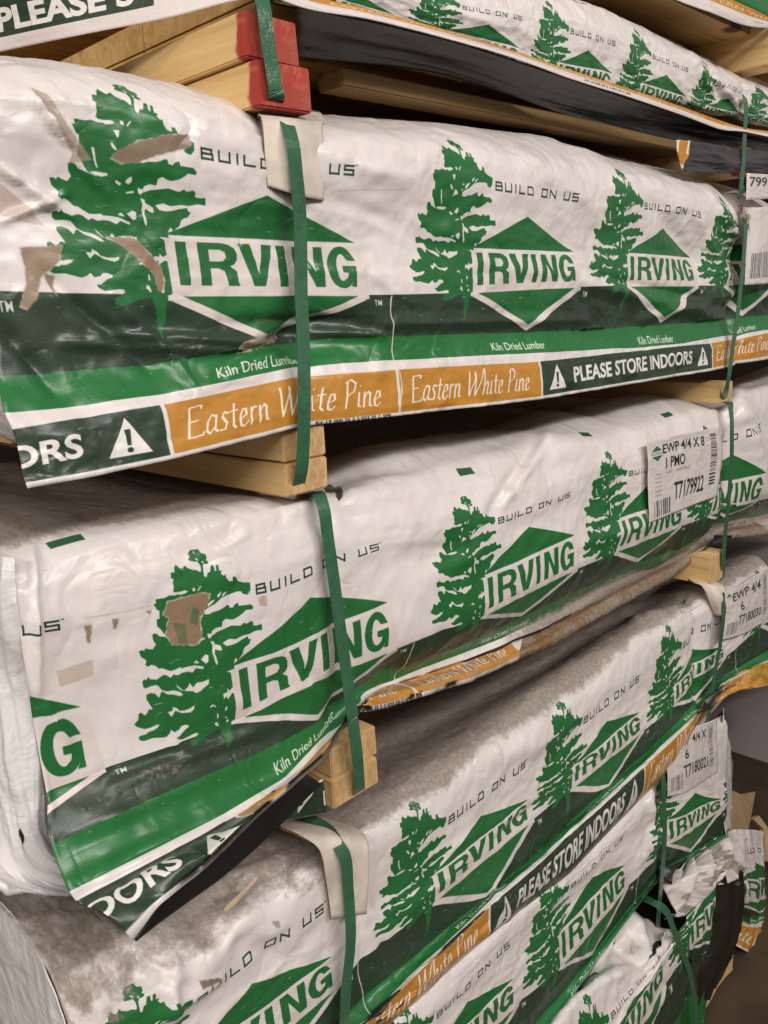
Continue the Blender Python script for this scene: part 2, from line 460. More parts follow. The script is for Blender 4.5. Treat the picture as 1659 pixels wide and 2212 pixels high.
def wrap_material(name, img, period, over=None, over_box=None, weave=1.0, u0_=0.0):
    m, nt, b = newmat(name); L = nt.links
    uv = N(nt, 'ShaderNodeUVMap', uv_map='UVMap').outputs[0]
    sep = N(nt, 'ShaderNodeSeparateXYZ'); L.new(uv, sep.inputs[0])
    U, V = sep.outputs[0], sep.outputs[1]
    # slight wander of the print
    x = math_(nt, 'DIVIDE', math_(nt, 'SUBTRACT', U, u0_), period)
    y = math_(nt, 'DIVIDE', math_(nt, 'ADD', V, .385), 1.005)
    y = math_(nt, 'MINIMUM', math_(nt, 'MAXIMUM', y, 0.001), 0.998)
    cmb = N(nt, 'ShaderNodeCombineXYZ'); L.new(x, cmb.inputs[0]); L.new(y, cmb.inputs[1])
    t = N(nt, 'ShaderNodeTexImage', image=img, interpolation='Cubic', extension='REPEAT'); L.new(cmb.outputs[0], t.inputs[0])
    col = t.outputs[0]
    # uneven ink and slight yellowing of the film
    n1 = noise_tex(nt, uv, 3.0, 5, .6)
    col = mixrgb(nt, ramp(nt, n1, [(.35, g(0)), (.75, g(.30))]), col, (.52, .47, .42, 1), 'MULTIPLY')
    # fine scratches / rub marks where ink is worn
    n2 = N(nt, 'ShaderNodeTexNoise'); n2.inputs['Scale'].default_value = 26; n2.inputs['Detail'].default_value = 6
    mp = N(nt, 'ShaderNodeMapping'); mp.inputs['Scale'].default_value = (1, 3.5, 1); mp.inputs['Rotation'].default_value = (0, 0, .5)
    L.new(uv, mp.inputs[0]); L.new(mp.outputs[0], n2.inputs['Vector'])
    worn = ramp(nt, n2.outputs['Fac'], [(.66, g(0)), (.74, g(.38))])
    col = mixrgb(nt, worn, col, (.55, .52, .48, 1))
    if over is not None:
        u0, u1, v0, v1 = over_box
        ox = math_(nt, 'DIVIDE', math_(nt, 'SUBTRACT', U, u0), u1 - u0); oy = math_(nt, 'DIVIDE', math_(nt, 'SUBTRACT', V, v0), v1 - v0)
        c2 = N(nt, 'ShaderNodeCombineXYZ'); L.new(ox, c2.inputs[0]); L.new(oy, c2.inputs[1])
        t2 = N(nt, 'ShaderNodeTexImage', image=over, interpolation='Linear', extension='CLIP'); L.new(c2.outputs[0], t2.inputs[0])
        nn = noise_tex(nt, uv, 14, 5, .6)
        oc = mixrgb(nt, ramp(nt, nn, [(.3, g(0)), (.8, g(.5))]), t2.outputs[0], (.30, .24, .17, 1))
        col = mixrgb(nt, t2.outputs[1], col, oc)
    # dust and grime, plus some painted sheen and shade, carried by a per-vertex amount
    at_ = N(nt, 'ShaderNodeAttribute', attribute_name='dirt_shading').outputs['Fac']
    d1 = noise_tex(nt, uv, 7, 9, .68); d2 = noise_tex(nt, uv, 60, 6, .75)
    d3 = noise_tex(nt, uv, 22, 8, .8)
    dm = math_(nt, 'ADD', math_(nt, 'MULTIPLY', d1, .8), math_(nt, 'ADD', math_(nt, 'MULTIPLY', d2, .7), math_(nt, 'MULTIPLY', d3, 1.0)))
    dm = math_(nt, 'ADD', dm, -1.25)
    dirt_shading = math_(nt, 'MULTIPLY', math_(nt, 'ADD', math_(nt, 'ADD', math_(nt, 'MULTIPLY', at_, 1.15), math_(nt, 'MULTIPLY', dm, 1.5)), -.52), 2.2, clamp=True)
    dirt_shading = math_(nt, 'ADD', math_(nt, 'MULTIPLY', dirt_shading, .92), math_(nt, 'MULTIPLY', at_, .14), clamp=True)
    dcol = ramp(nt, d2, [(.34, (.155, .122, .098)), (.62, (.34, .285, .24))])
    col = mixrgb(nt, math_(nt, 'MULTIPLY', dirt_shading, .92), col, dcol)
    L.new(col, b.inputs['Base Color'])
    r = ramp(nt, noise_tex(nt, uv, 9, 4, .6), [(.3, g(.24)), (.75, g(.42))])
    r = math_(nt, 'ADD', r, math_(nt, 'MULTIPLY', dirt_shading, .4), clamp=True)
    L.new(r, b.inputs['Roughness']); b.inputs['Specular IOR Level'].default_value = .5
    # woven tape weave + soft crumple
    h1 = N(nt, 'ShaderNodeTexWave', wave_type='BANDS', bands_direction='X'); h1.inputs['Scale'].default_value = 62
    h2 = N(nt, 'ShaderNodeTexWave', wave_type='BANDS', bands_direction='Y'); h2.inputs['Scale'].default_value = 62
    for h in (h1, h2):
        L.new(uv, h.inputs['Vector']); h.inputs['Distortion'].default_value = .6
    hs = math_(nt, 'ADD', math_(nt, 'MULTIPLY', h1.outputs['Fac'], .010 * weave), math_(nt, 'MULTIPLY', h2.outputs['Fac'], .010 * weave))
    cr = noise_tex(nt, uv, 12, 7, .55, .6)
    hs = math_(nt, 'ADD', hs, math_(nt, 'MULTIPLY', cr, .45))
    for sc_, am in ((3.2, .75), (7.0, .45)):      # hard little creases of the stiff film
        nz = noise_tex(nt, uv, sc_, 2, .5, .5)
        vv = math_(nt, 'MINIMUM', math_(nt, 'MULTIPLY', math_(nt, 'ABSOLUTE', math_(nt, 'SUBTRACT', nz, .5)), 14.0), 1.0)
        mk = ramp(nt, noise_tex(nt, uv, sc_ * .45, 2), [(.45, g(0)), (.62, g(1))])
        hs = math_(nt, 'ADD', hs, math_(nt, 'MULTIPLY', math_(nt, 'MULTIPLY', vv, mk), am))
    bump(nt, b, hs, .35, .004)
    return m


def lining_mat():
    m, nt, b = newmat('black_wrap_lining')
    n = noise_tex(nt, N(nt, 'ShaderNodeTexCoord').outputs['Object'], 14, 4)
    nt.links.new(ramp(nt, n, [(.3, (.006, .006, .006)), (.8, (.018, .017, .017))]), b.inputs['Base Color'])
    b.inputs['Roughness'].default_value = .38
    bump(nt, b, n, .4, .01)
    return m


def plain(name, c, rough=.5, nscale=20, var=.25, bstr=.1, spec=.5):
    m, nt, b = newmat(name)
    tc = N(nt, 'ShaderNodeTexCoord').outputs['Object']
    n = noise_tex(nt, tc, nscale, 6, .6)
    a = tuple(x * (1 - var) for x in c) + (1,); d = tuple(min(1, x * (1 + var)) for x in c) + (1,)
    nt.links.new(ramp(nt, n, [(.3, a), (.7, d)]), b.inputs['Base Color'])
    b.inputs['Roughness'].default_value = rough; b.inputs['Specular IOR Level'].default_value = spec
    bump(nt, b, n, bstr, .004)
    return m


def wood(name, c1, c2, grain=(60, 2.2, 60), knots=True, paint=None):
    m, nt, b = newmat(name)
    tc = N(nt, 'ShaderNodeTexCoord').outputs['Object']
    mp = N(nt, 'ShaderNodeMapping'); mp.inputs['Scale'].default_value = grain; nt.links.new(tc, mp.inputs[0])
    n = noise_tex(nt, mp.outputs[0], 1.0, 6, .62, .8)
    col = ramp(nt, n, [(.28, c1 + (1,)), (.72, c2 + (1,))])
    n0 = noise_tex(nt, tc, 3.0, 3)
    col = mixrgb(nt, ramp(nt, n0, [(.35, g(0)), (.8, g(.5))]), col, (c1[0] * .6, c1[1] * .5, c1[2] * .4, 1))
    if knots:
        vo = N(nt, 'ShaderNodeTexVoronoi', feature='F1'); vo.inputs['Scale'].default_value = 1.0
        mk = N(nt, 'ShaderNodeMapping'); mk.inputs['Scale'].default_value = tuple(7.5 if q > 10 else 5.0 for q in grain)
        nt.links.new(tc, mk.inputs[0]); nt.links.new(mk.outputs[0], vo.inputs['Vector'])
        k = ramp(nt, vo.outputs['Distance'], [(.09, g(1)), (.17, g(0))])
        col = mixrgb(nt, k, col, (.10, .045, .018, 1))
    if paint:
        sp = N(nt, 'ShaderNodeSeparateXYZ'); nt.links.new(tc, sp.inputs[0])
        nn = noise_tex(nt, tc, 45, 4)
        e = math_(nt, 'ADD', sp.outputs[1], math_(nt, 'MULTIPLY', nn, -.016))
        f = ramp(nt, e, [(.004, g(1)), (.007, g(0))])
        f = math_(nt, 'MULTIPLY', f, ramp(nt, n, [(.30, g(.72)), (.46, g(1))]))
        col = mixrgb(nt, f, col, mixrgb(nt, ramp(nt, noise_tex(nt, tc, 25, 5), [(.3, g(0)), (.8, g(1))]), paint, (.34, .09, .05, 1)))
    nt.links.new(col, b.inputs['Base Color']); b.inputs['Roughness'].default_value = .62
    b.inputs['Specular IOR Level'].default_value = .3
    bump(nt, b, n, .35, .003)
    return m


LINING = lining_mat()
STRAP = plain('green_plastic_strap', (.040, .125, .066), .22, 70, .16, .35)
CARD = plain('white_fibreboard', (.60, .53, .45), .75, 16, .30, .35, .2)
CARD_EDGE = plain('brown_board_core', (.20, .13, .075), .85, 60, .3, .3, .2)
WOODDIM = wood('shaded_board', (.17, .10, .035), (.30, .19, .075), (2.0, 46, 46))  # pine board colours darkened to stand in for the gap's shade
BACKDROP = plain('gap_backdrop_brown', (.035, .024, .016), .9, 3, .2, .1, .1)
CARDBOARD = plain('brown_cardboard', (.36, .24, .13), .8, 14, .2, .2, .2)
WOOD = wood('pine_block', (.60, .36, .13), (.90, .66, .33), (46, 2.4, 46))
WOODX = wood('pine_board', (.46, .26, .08), (.74, .50, .22), (2.0, 46, 46))
WOODRED = wood('pine_block_red_end', (.60, .36, .13), (.90, .66, .33), (46, 2.4, 46), paint=(.42, .028, .026, 1))
ENDGRAIN = wood('pine_end_grain', (.44, .26, .10), (.74, .52, .26), (150, 30, 60), knots=False)
FLOORM = plain('warehouse_concrete', (.070, .048, .030), .7, 5, .3, .3, .3)
WALLM = plain('grey_painted_panel', (.20, .175, .165), .85, 3, .08, .05, .2)


# ------------------------------------------------------------------ cloth sheets
def hermite(ts, Pn, t):
    ts = np.asarray(ts, float); n = len(ts)
    m = np.zeros_like(Pn)
    for k in range(n):
        if k == 0: m[k] = (Pn[1] - Pn[0]) / (ts[1] - ts[0])
        elif k == n - 1: m[k] = (Pn[-1] - Pn[-2]) / (ts[-1] - ts[-2])
        else:
            a = (Pn[k] - Pn[k - 1]) / (ts[k] - ts[k - 1]); b = (Pn[k + 1] - Pn[k]) / (ts[k + 1] - ts[k])
            m[k] = (a * (ts[k + 1] - ts[k]) + b * (ts[k] - ts[k - 1])) / (ts[k + 1] - ts[k - 1])
            m[k] = np.where(a * b <= 0, m[k] * .35, m[k])
    k = np.clip(np.searchsorted(ts, t) - 1, 0, n - 2)
    h = (ts[k + 1] - ts[k]); s = (t - ts[k]) / h
    s3 = s.reshape(-1, *([1] * (Pn.ndim - 1))); h3 = h.reshape(s3.shape)
    return ((2 * s3 ** 3 - 3 * s3 ** 2 + 1) * Pn[k] + (s3 ** 3 - 2 * s3 ** 2 + s3) * h3 * m[k]
            + (-2 * s3 ** 3 + 3 * s3 ** 2) * Pn[k + 1] + (s3 ** 3 - s3 ** 2) * h3 * m[k + 1])


def smooth1(a, k):
    if k < 1: return a
    ker = np.exp(-np.linspace(-2, 2, 2 * k + 1) ** 2); ker /= ker.sum()
    p = np.concatenate([2 * a[0] - a[k:0:-1], a, 2 * a[-1] - a[-2:-k - 2:-1]])
    return np.convolve(p, ker, 'valid')


class Sheet:
    """rows: dicts v, pk=[(px,py[,Y])], Y, UL, UR, dx ; or ext=(dY,dz) relative to the previous row.  First row = highest v."""

    def __init__(s, rows, X0, Pp, UL, UR, nu=420, nv=130, seed=1, amp=1.0, creases=(), pinch=(), stretch=3.0, sm=6, hfun=None, top=None):
        S_ = np.linspace(0, 1, nu); R = []
        for r in rows:
            ul, ur = r.get('UL', UL), r.get('UR', UR)
            U = ul + (ur - ul) * S_
            if 'ext' in r:
                pr_ = R[-1]
                dY, dz = r['ext']
                R.append(dict(v=r['v'], U=U, A=pr_['A'] + np.stack([r.get('dX', 0) + 0 * U, dY + 0 * U, dz + 0 * U], 1)))
                continue
            Y0 = r.get('Y', 1.0); pk = [(p + (Y0,))[:3] for p in r['pk']]
            W = np.array([at(*p) for p in pk]); W = W[np.argsort(W[:, 0])]
            X = X0 + Pp * U + r.get('dx', 0)
            def ip(c):
                y = np.interp(X, W[:, 0], W[:, c])
                if r.get('extrap', True) and len(W) > 1:
                    lo = X < W[0, 0]; hi = X > W[-1, 0]
                    sl = (W[1, c] - W[0, c]) / (W[1, 0] - W[0, 0]); sh = (W[-1, c] - W[-2, c]) / (W[-1, 0] - W[-2, 0])
                    sl = np.clip(sl, -.12, .12); sh = np.clip(sh, -.12, .12)
                    y = np.where(lo, W[0, c] + sl * (X - W[0, 0]), y); y = np.where(hi, W[-1, c] + sh * (X - W[-1, 0]), y)
                return smooth1(y, r.get('sm', sm))
            R.append(dict(v=r['v'], U=U, A=np.stack([X, ip(1), ip(2)], 1)))
        if top:
            R.insert(0, dict(v=top[0], U=R[0]['U'], A=R[0]['A'] + np.array([0, top[1], top[2]])))
        R = R[::-1]
        vs = np.array([q['v'] for q in R])
        tt = np.concatenate([[0], np.cumsum([max(abs(vs[k + 1] - vs[k]), .004) for k in range(len(vs) - 1)])])
        t = np.unique(np.concatenate([np.linspace(0, tt[-1], nv), tt]))
        A = hermite(tt, np.array([q['A'] for q in R]), t)
        v = np.interp(t, tt, vs)
        U = np.array([[np.interp(tv, tt, [q['U'][0] for q in R]), np.interp(tv, tt, [q['U'][-1] for q in R])] for tv in t])
        U = U[:, :1] + (U[:, 1:] - U[:, :1]) * S_[None]
        V = np.repeat(v[:, None], nu, 1)
        s.U, s.V = U, V
        # relief
        px, py = proj(A)
        H = amp * (.0030 * fbm(U * 1.6, V * 1.8 * stretch, seed) + .0022 * ridged(U * 1.7 + 3 * V, V * 4.5 * stretch / 2, seed + 50) * .8
                   + .0015 * fbm(U * 14, V * 18, seed + 90) + .0013 * ridged(U * 5 - 4 * V, V * 8 + U, seed + 70, 2))
        for c in creases:
            x1, y1, x2, y2, wd, hh = c[:6]
            dx, dy = x2 - x1, y2 - y1; L2 = dx * dx + dy * dy
            q = ((px - x1) * dx + (py - y1) * dy) / L2
            qc = np.clip(q, 0, 1); d = np.hypot(px - x1 - qc * dx, py - y1 - qc * dy)
            fade = np.clip(1 - np.abs(q - .5) * 1.6, 0, 1) ** .6 if len(c) < 7 else np.clip(1 - q, 0, 1) ** .7
            dd = d / wd
            H += hh * fade * np.exp(-dd * dd) * (1 + .25 * vnoise(q * 9, q * 0 + 3, 5))
        if hfun is not None: H += hfun(U, V, px, py)
        for X_, wd, dep in pinch:
            H -= dep * np.exp(-np.abs(A[..., 0] - X_) / wd) * (1 + .2 * vnoise(V * 20, U * 0, seed))
        du = np.gradient(A, axis=1); dv = np.gradient(A, axis=0)
        n = np.cross(du, dv); n /= np.linalg.norm(n, axis=2, keepdims=True) + 1e-12
        s.A0 = A; s.A = A + n * H[..., None]; s.n = n

    def mesh(s, name, mats, parent, dirt_shading=None, label=None, thick=.0011):
        ny, nx = s.U.shape
        V = s.A.reshape(-1, 3) * S + np.array([0, 0, EYE])
        i = np.arange(ny * nx).reshape(ny, nx)
        F = np.stack([i[:-1, :-1], i[:-1, 1:], i[1:, 1:], i[1:, :-1]], -1).reshape(-1, 4)
        me = bpy.data.meshes.new(name)
        me.vertices.add(len(V)); me.vertices.foreach_set('co', V.astype(np.float32).ravel())
        me.loops.add(F.size); me.loops.foreach_set('vertex_index', F.ravel().astype(np.int32))
        me.polygons.add(len(F)); me.polygons.foreach_set('loop_start', np.arange(0, F.size, 4, dtype=np.int32))
        me.polygons.foreach_set('loop_total', np.full(len(F), 4, np.int32))
        me.polygons.foreach_set('use_smooth', np.ones(len(F), bool))
        me.update(calc_edges=True)
        uvl = me.uv_layers.new(name='UVMap'); UV = np.stack([s.U.ravel(), s.V.ravel()], 1)[F.ravel()]
        uvl.data.foreach_set('uv', UV.astype(np.float32).ravel())
        at_ = me.attributes.new('dirt_shading', 'FLOAT', 'POINT')
        D = np.zeros(s.U.shape) if dirt_shading is None else dirt_shading(s)
        at_.data.foreach_set('value', np.clip(D, 0, 1).astype(np.float32).ravel())
        o = link(name, me, mats, parent)
        if thick:
            md = o.modifiers.new('thickness', 'SOLIDIFY'); md.thickness = thick; md.offset = -1.0; md.material_offset = 1
            md.use_rim = True; md.material_offset_rim = 0
        if label: o['label'] = label
        return o

    def uv_at(s, px, py):          # print coordinates under a traced picture point
        if not hasattr(s, '_p'): s._p = proj(s.A0)
        d = (s._p[0] - px) ** 2 + (s._p[1] - py) ** 2
        j, i = np.unravel_index(np.argmin(d), d.shape)
        j = min(max(j, 1), d.shape[0] - 2); i = min(max(i, 1), d.shape[1] - 2)
        J = np.array([[s._p[0][j, i + 1] - s._p[0][j, i - 1], s._p[0][j + 1, i] - s._p[0][j - 1, i]],
                      [s._p[1][j, i + 1] - s._p[1][j, i - 1], s._p[1][j + 1, i] - s._p[1][j - 1, i]]]) / 2
        e = np.array([px - s._p[0][j, i], py - s._p[1][j, i]])
        try: a = np.clip(np.linalg.solve(J, e), -2, 2)
        except Exception: a = np.zeros(2)
        u = s.U[j, i] + a[0] * (s.U[j, i + 1] - s.U[j, i]); v = s.V[j, i] + a[1] * (s.V[j + 1, i] - s.V[j, i])
        return u, v

    def pt(s, px, py, off=0.0):    # layout point of the sheet under a traced picture point
        if not hasattr(s, '_q'): s._q = proj(s.A)
        d = (s._q[0] - px) ** 2 + (s._q[1] - py) ** 2
        j, i = np.unravel_index(np.argmin(d), d.shape)
        return s.A[j, i] + np.array([0, -off, 0])


def overlay(sheet, polys, u0, u1, v0=-.4, v1=.7, ppu=420):
    """worn-through spots and marks; torn ones get a ragged outline with a pale frayed rim"""
    c = Canvas(u0, u1, v0, v1, ppu, bg=(150, 125, 100), alpha=True); r = random.Random(4)

    def rag(pts, j):
        out = []
        for k in range(len(pts)):
            p, q = pts[k], pts[(k + 1) % len(pts)]; n = max(1, int(math.hypot(q[0] - p[0], q[1] - p[1]) / 5))
            for i in range(n):
                out.append((p[0] + (q[0] - p[0]) * i / n + r.uniform(-j, j), p[1] + (q[1] - p[1]) * i / n + r.uniform(-j, j)))
        return out
    for pts, col, op in polys:
        if op > .85:
            cx_ = sum(p[0] for p in pts) / len(pts); cy_ = sum(p[1] for p in pts) / len(pts)
            rim = [(p[0] + 2.2 * (1 if p[0] > cx_ else -1), p[1] + 2.0 * (1 if p[1] > cy_ else -1)) for p in pts]
            c.fill([sheet.uv_at(*p) for p in rag(rim, 1.6)], (206, 194, 184), .8)
            c.fill([sheet.uv_at(*p) for p in rag(pts, 1.4)], col, op)
        else:
            c.fill([sheet.uv_at(*p) for p in pts], col, op)
    return c.image('wrap_marks'), (u0, u1, v0, v1)


# ------------------------------------------------------------------ solid helpers
def box_mesh(name, x0, x1, y0, y1, z0, z1, bev=.0015, jit=0, origin=None):
    import bmesh
    bm = bmesh.new(); bmesh.ops.create_cube(bm, size=1)
    for v in bm.verts:
        v.co = ((x0 + x1) / 2 + v.co.x * (x1 - x0), (y0 + y1) / 2 + v.co.y * (y1 - y0), (z0 + z1) / 2 + v.co.z * (z1 - z0))
        if jit: v.co.x += random.uniform(-jit, jit); v.co.z += random.uniform(-jit, jit)
    if bev: bmesh.ops.bevel(bm, geom=bm.edges[:], offset=bev, segments=2, affect='EDGES')
    if origin:
        for v in bm.verts: v.co.x -= origin[0]; v.co.y -= origin[1]; v.co.z -= origin[2]
    me = bpy.data.meshes.new(name); bm.to_mesh(me); bm.free()
    return me


def ribbon(name, pts, width, thick, mat, parent=None, axis=(1, 0, 0), n=90, twist=None):
    """pts: layout points; flat band following them, its width along axis"""
    Pn = np.array(pts, float); d = np.concatenate([[0], np.cumsum(np.linalg.norm(np.diff(Pn, axis=0), axis=1))])
    t = np.linspace(0, d[-1], n); C = hermite(d, Pn, t)
    T = np.gradient(C, axis=0); T /= np.linalg.norm(T, axis=1, keepdims=True)
    a = np.array(axis, float)
    if a.ndim == 1: a = np.repeat(a[None], n, 0)
    else: a = np.stack([np.interp(t, d, a[:, k]) for k in range(3)], 1)
    W = a - (a * T).sum(1, keepdims=True) * T; W /= np.linalg.norm(W, axis=1, keepdims=True)
    Nn = np.cross(W, T)
    vs = []; fs = []
    q = width / 2; h = thick / 2
    prof = [(-q, -h), (-q * .96, h), (q * .96, h), (q, -h)]
    for k in range(n):
        for x, y in prof: vs.append(M(C[k] + W[k] * x + Nn[k] * y))
    for k in range(n - 1):
        for j in range(4):
            a0 = k * 4 + j; a1 = k * 4 + (j + 1) % 4; fs.append((a0, a1, a1 + 4, a0 + 4))
    fs.append((0, 1, 2, 3)); fs.append(tuple((n - 1) * 4 + j for j in (3, 2, 1, 0)))
    me = bpy.data.meshes.new(name); me.from_pydata(vs, [], fs); me.update()
    return link(name, me, mat, parent)


def block(name, px_box, label, cat, mat, group, Y0=.985, Y1=2.3):
    x0, x1, z0, z1 = px_box
    org = (x0 * S, Y0 * S, z0 * S + EYE)
    me = box_mesh(name, x0 * S, x1 * S, Y0 * S, Y1 * S, z0 * S + EYE, z1 * S + EYE, .0016, .0010, org)
    o = link(name, me, [mat, ENDGRAIN] if mat is WOOD else mat)
    o.location = org
    if mat is WOOD:
        for f in me.polygons:
            if f.normal.y < -.9: f.material_index = 1
    return tag(o, label, cat, group)


def boards(parent, x0, x1, y0, y1, z0, z1, n, name='lumber_boards'):
    """the sawn boards inside the wrap: n layers laid along the package"""
    import bmesh
    bm = bmesh.new(); hz = (z1 - z0) / n; ncol = 4; wy = (y1 - y0) / ncol
    for k in range(n):
        for c in range(ncol):
            m = Matrix.Translation(((x0 + x1) / 2 * S, (y0 + wy * (c + .5)) * S, (z0 + hz * (k + .5)) * S + EYE)) @ \
                Matrix.Diagonal(((x1 - x0) * S, wy * S * .985, hz * S * .93, 1))
            bmesh.ops.create_cube(bm, size=1, matrix=m)
    me = bpy.data.meshes.new(name); bm.to_mesh(me); bm.free()
    return link(name, me, WOODX, parent)


def patch_sheet(name, rowsA, mats, parent, uvbox, nu=60, nv=30, seed=3, amp=.4, label=None, dirt_shading=None, thick=.0011, bulge=None, raw=False, fold=0.0):
    """small free sheet: rowsA = list of picture polylines (px,py,Y) from top to bottom; uvbox = (u0,u1,vtop,vbottom)"""
    t = np.linspace(0, 1, nu); R = []
    for r in rowsA:
        W = np.array(r) if raw else np.array([at(*(p + (1.0,))[:3]) for p in r]); d = np.concatenate([[0], np.cumsum(np.linalg.norm(np.diff(W, axis=0), axis=1))])
        R.append(hermite(d, W, t * d[-1]) if len(W) > 2 else W[0] + (W[1] - W[0]) * t[:, None])
    R = np.array(R); s = Sheet.__new__(Sheet)
    tv = np.linspace(0, 1, nv); k = np.linspace(0, 1, len(R)); A = hermite(k, R, tv)
    A = A[::-1]
    s.U = uvbox[0] + (uvbox[1] - uvbox[0]) * np.repeat(t[None], nv, 0)
    s.V = uvbox[3] + (uvbox[2] - uvbox[3]) * np.repeat(tv[:, None], nu, 1)
    du = np.gradient(A, axis=1); dv = np.gradient(A, axis=0); n = np.cross(du, dv); n /= np.linalg.norm(n, axis=2, keepdims=True) + 1e-12
    sz = np.linalg.norm(A[0, 0] - A[-1, -1])
    xx = np.repeat(t[None], nv, 0); yy = np.repeat(tv[:, None], nu, 1)
    H = amp * sz * (.05 * fbm(xx * 4, yy * 3, seed) + .05 * ridged(xx * 3 + yy, yy * 2.5, seed + 9))
    if fold: H = H + fold * sz * (1 - np.abs(vnoise(xx * 7 + .8 * vnoise(yy * 2.5, yy * 0, seed), yy * 1.1, seed + 31)) * 2)
    if bulge: H = H + bulge * np.sin(xx * math.pi) * np.sin(yy * math.pi)
    s.A0 = A; s.A = A + n * H[..., None]; s.n = n
    return s.mesh(name, mats, parent, dirt_shading, label, thick)

# ------------------------------------------------------------------ ground and background
def plane(name, pts, mat, kind='structure'):
    me = bpy.data.meshes.new(name); me.from_pydata(pts, [], [(0, 1, 2, 3)]); me.update()
    return tag(link(name, me, mat), kind=kind)


WZ = -1.652
plane('floor', [(-12, -8, 0), (14, -8, 0), (14, 12, 0), (-12, 12, 0)], FLOORM)
wall = tag(link('wall', box_mesh('wall', 2.86 * S, 5.0, .93 * S, 4.5, EYE + WZ * S, EYE - .95 * S, .004), WALLM), 'dull grey panel standing across the gap beyond the right end of the pile', 'panel')

tag(link('backdrop_wall', box_mesh('backdrop_wall', -6, 12, 3.4, 3.6, 0, 5, .004), BACKDROP), 'dark wall added far behind the pile to keep the gaps dark', 'wall')  # added backdrop, hides the grey world so the gaps stay dark

GPK = 'wrapped lumber packages stacked in one pile'
M_GEN = wrap_material('printed_wrap', IMG_TILE, 3.17)
M_A = wrap_material('printed_wrap_small', IMG_CROP, 1.0)

# ================================================================== B: second package from the top
rowsB = [
 dict(v=.80, Y=1.28, pk=[(-60,135),(290,172),(560,230),(829,262),(1004,280),(1239,312),(1359,355),(1479,378),(1609,415),(1659,440)], sm=10),
 dict(v=.56, Y=1.05, pk=[(-40,128),(130,143),(290,174),(560,237),(700,262),(829,269),(1004,284),(1239,315),(1300,336),(1359,361),(1479,382),(1560,402),(1609,424),(1659,455)], sm=5),
 dict(v=.47, Y=1.0, pk=[(-20,160),(130,168),(265,192),(560,262),(829,296),(980,306),(1239,350),(1332,370),(1479,400),(1609,450)], sm=9),
 dict(v=.135, Y=.995, pk=[(20,480),(372,515),(560,522),(753,530),(1016,541),(1229,548),(1345,549),(1502,559),(1620,565)]),
 dict(v=0.0, UL=-1.205, pk=[(20,630),(332,637),(600,637),(840,637),(989,633),(1180,622),(1334,617),(1550,617),(1650,612)], Y=.99),
 dict(v=-.13, UL=-1.236, Y=1.0, pk=[(0,816,.975),(150,802,.985),(325,787,.99),(440,770,.985),(550,752,1.0),(620,742,1.02),(700,732,1.01),(829,727,.99),(1079,719),(1244,714),(1486,697,1.0),(1584,687,1.01),(1659,680)], sm=4),
 dict(v=-.205, UL=-1.250, Y=.985, pk=[(5,894,.955),(150,882,.965),(350,852,.97),(500,822,.975),(645,789,.99),(829,779),(1179,762),(1379,752),(1466,744),(1604,718),(1659,712)], sm=4),
 dict(v=-.237, UL=-1.243, Y=.98, pk=[(25,929,.95),(365,873,.965),(650,812,.985),(829,802),(849,799),(1159,782),(1539,741),(1659,719)], sm=4),
 dict(v=-.371, UL=-1.242, Y=.975, pk=[(55,1042,.935),(200,1016,.94),(360,984,.95),(645,914,.975),(852,892),(1154,857),(1539,794),(1659,769)], sm=4),
 dict(v=-.385, UL=-1.241, Y=.975, pk=[(60,1055,.933),(200,1030,.938),(370,992,.95),(645,923,.975),(829,902),(1154,864),(1539,800),(1659,776)], sm=4),
]
crB = [  # traced folds of the film: x1,y1,x2,y2,width,height
 (60,560,330,800,14,-.010), (130,740,520,760,10,.010), (200,720,640,745,9,.012), (480,700,760,690,12,-.010), (560,752,700,700,14,-.016),
 (640,715,829,724,10,.008), (820,700,1260,690,12,.009), (1000,560,1260,600,20,.006), (840,480,1080,520,26,.006), (690,330,900,400,24,.006),
 (700,420,900,500,18,-.005), (760,560,860,640,12,.005), (1130,330,1260,430,22,.008), (1210,300,1300,430,18,-.007), (1260,610,1600,700,16,.013),
 (1300,600,1560,655,10,-.008), (1380,690,1600,630,12,.013), (1480,430,1600,640,16,.010), (1390,400,1520,600,18,-.010), (1520,400,1600,520,10,.010),
 (560,240,620,400,20,-.008), (0,360,150,470,10,.012), (0,480,140,420,8,.010), (60,200,170,330,7,.014), (150,330,230,420,10,.008), (0,700,130,860,14,-.010),
 (240,640,420,830,12,.007), (1000,790,1060,850,20,.004), (500,800,640,740,14,.008),
]
shB = Sheet(rowsB, 1.04, .53, -1.19, 4.2, nu=560, nv=150, seed=4, amp=.9, creases=crB, pinch=[(.852, .035, .010), (2.44, .05, .034)])
ovB, obB = overlay(shB, [
 ([(62,188),(100,203),(120,225),(150,275),(190,330),(200,346),(150,352),(155,330),(120,275),(90,230)], (160,140,122), .75),
 ([(300,305),(330,300),(352,292),(408,290),(413,316),(395,322),(340,335),(300,350),(262,352),(240,340),(256,325)], (122,104,84), .96),
 ([(228,512),(290,514),(318,545),(345,570),(355,600),(352,630),(340,625),(330,590),(300,562),(262,530)], (140,112,92), .95),
 ([(44,535),(132,532),(126,565),(88,600),(78,640),(60,668),(44,660),(56,610),(52,570)], (150,128,104), .93),
 ([(96,590),(118,596),(120,640),(106,612)], (140,118,96), .9),
 ([(0,395),(55,440),(100,490),(60,480),(0,465)], (178,150,132), .6),
 ([(520,740),(600,722),(615,734),(560,752),(510,764)], (110,96,72), .9),
 ([(555,692),(600,688),(612,698),(560,702)], (110,120,80), .5),
 ([(730,410),(870,408),(872,411),(730,414)], (180,170,165), .5),
 ([(1464,548),(1476,538),(1478,541),(1466,552)], (90,80,80), .8)], -1.25, 4.2)
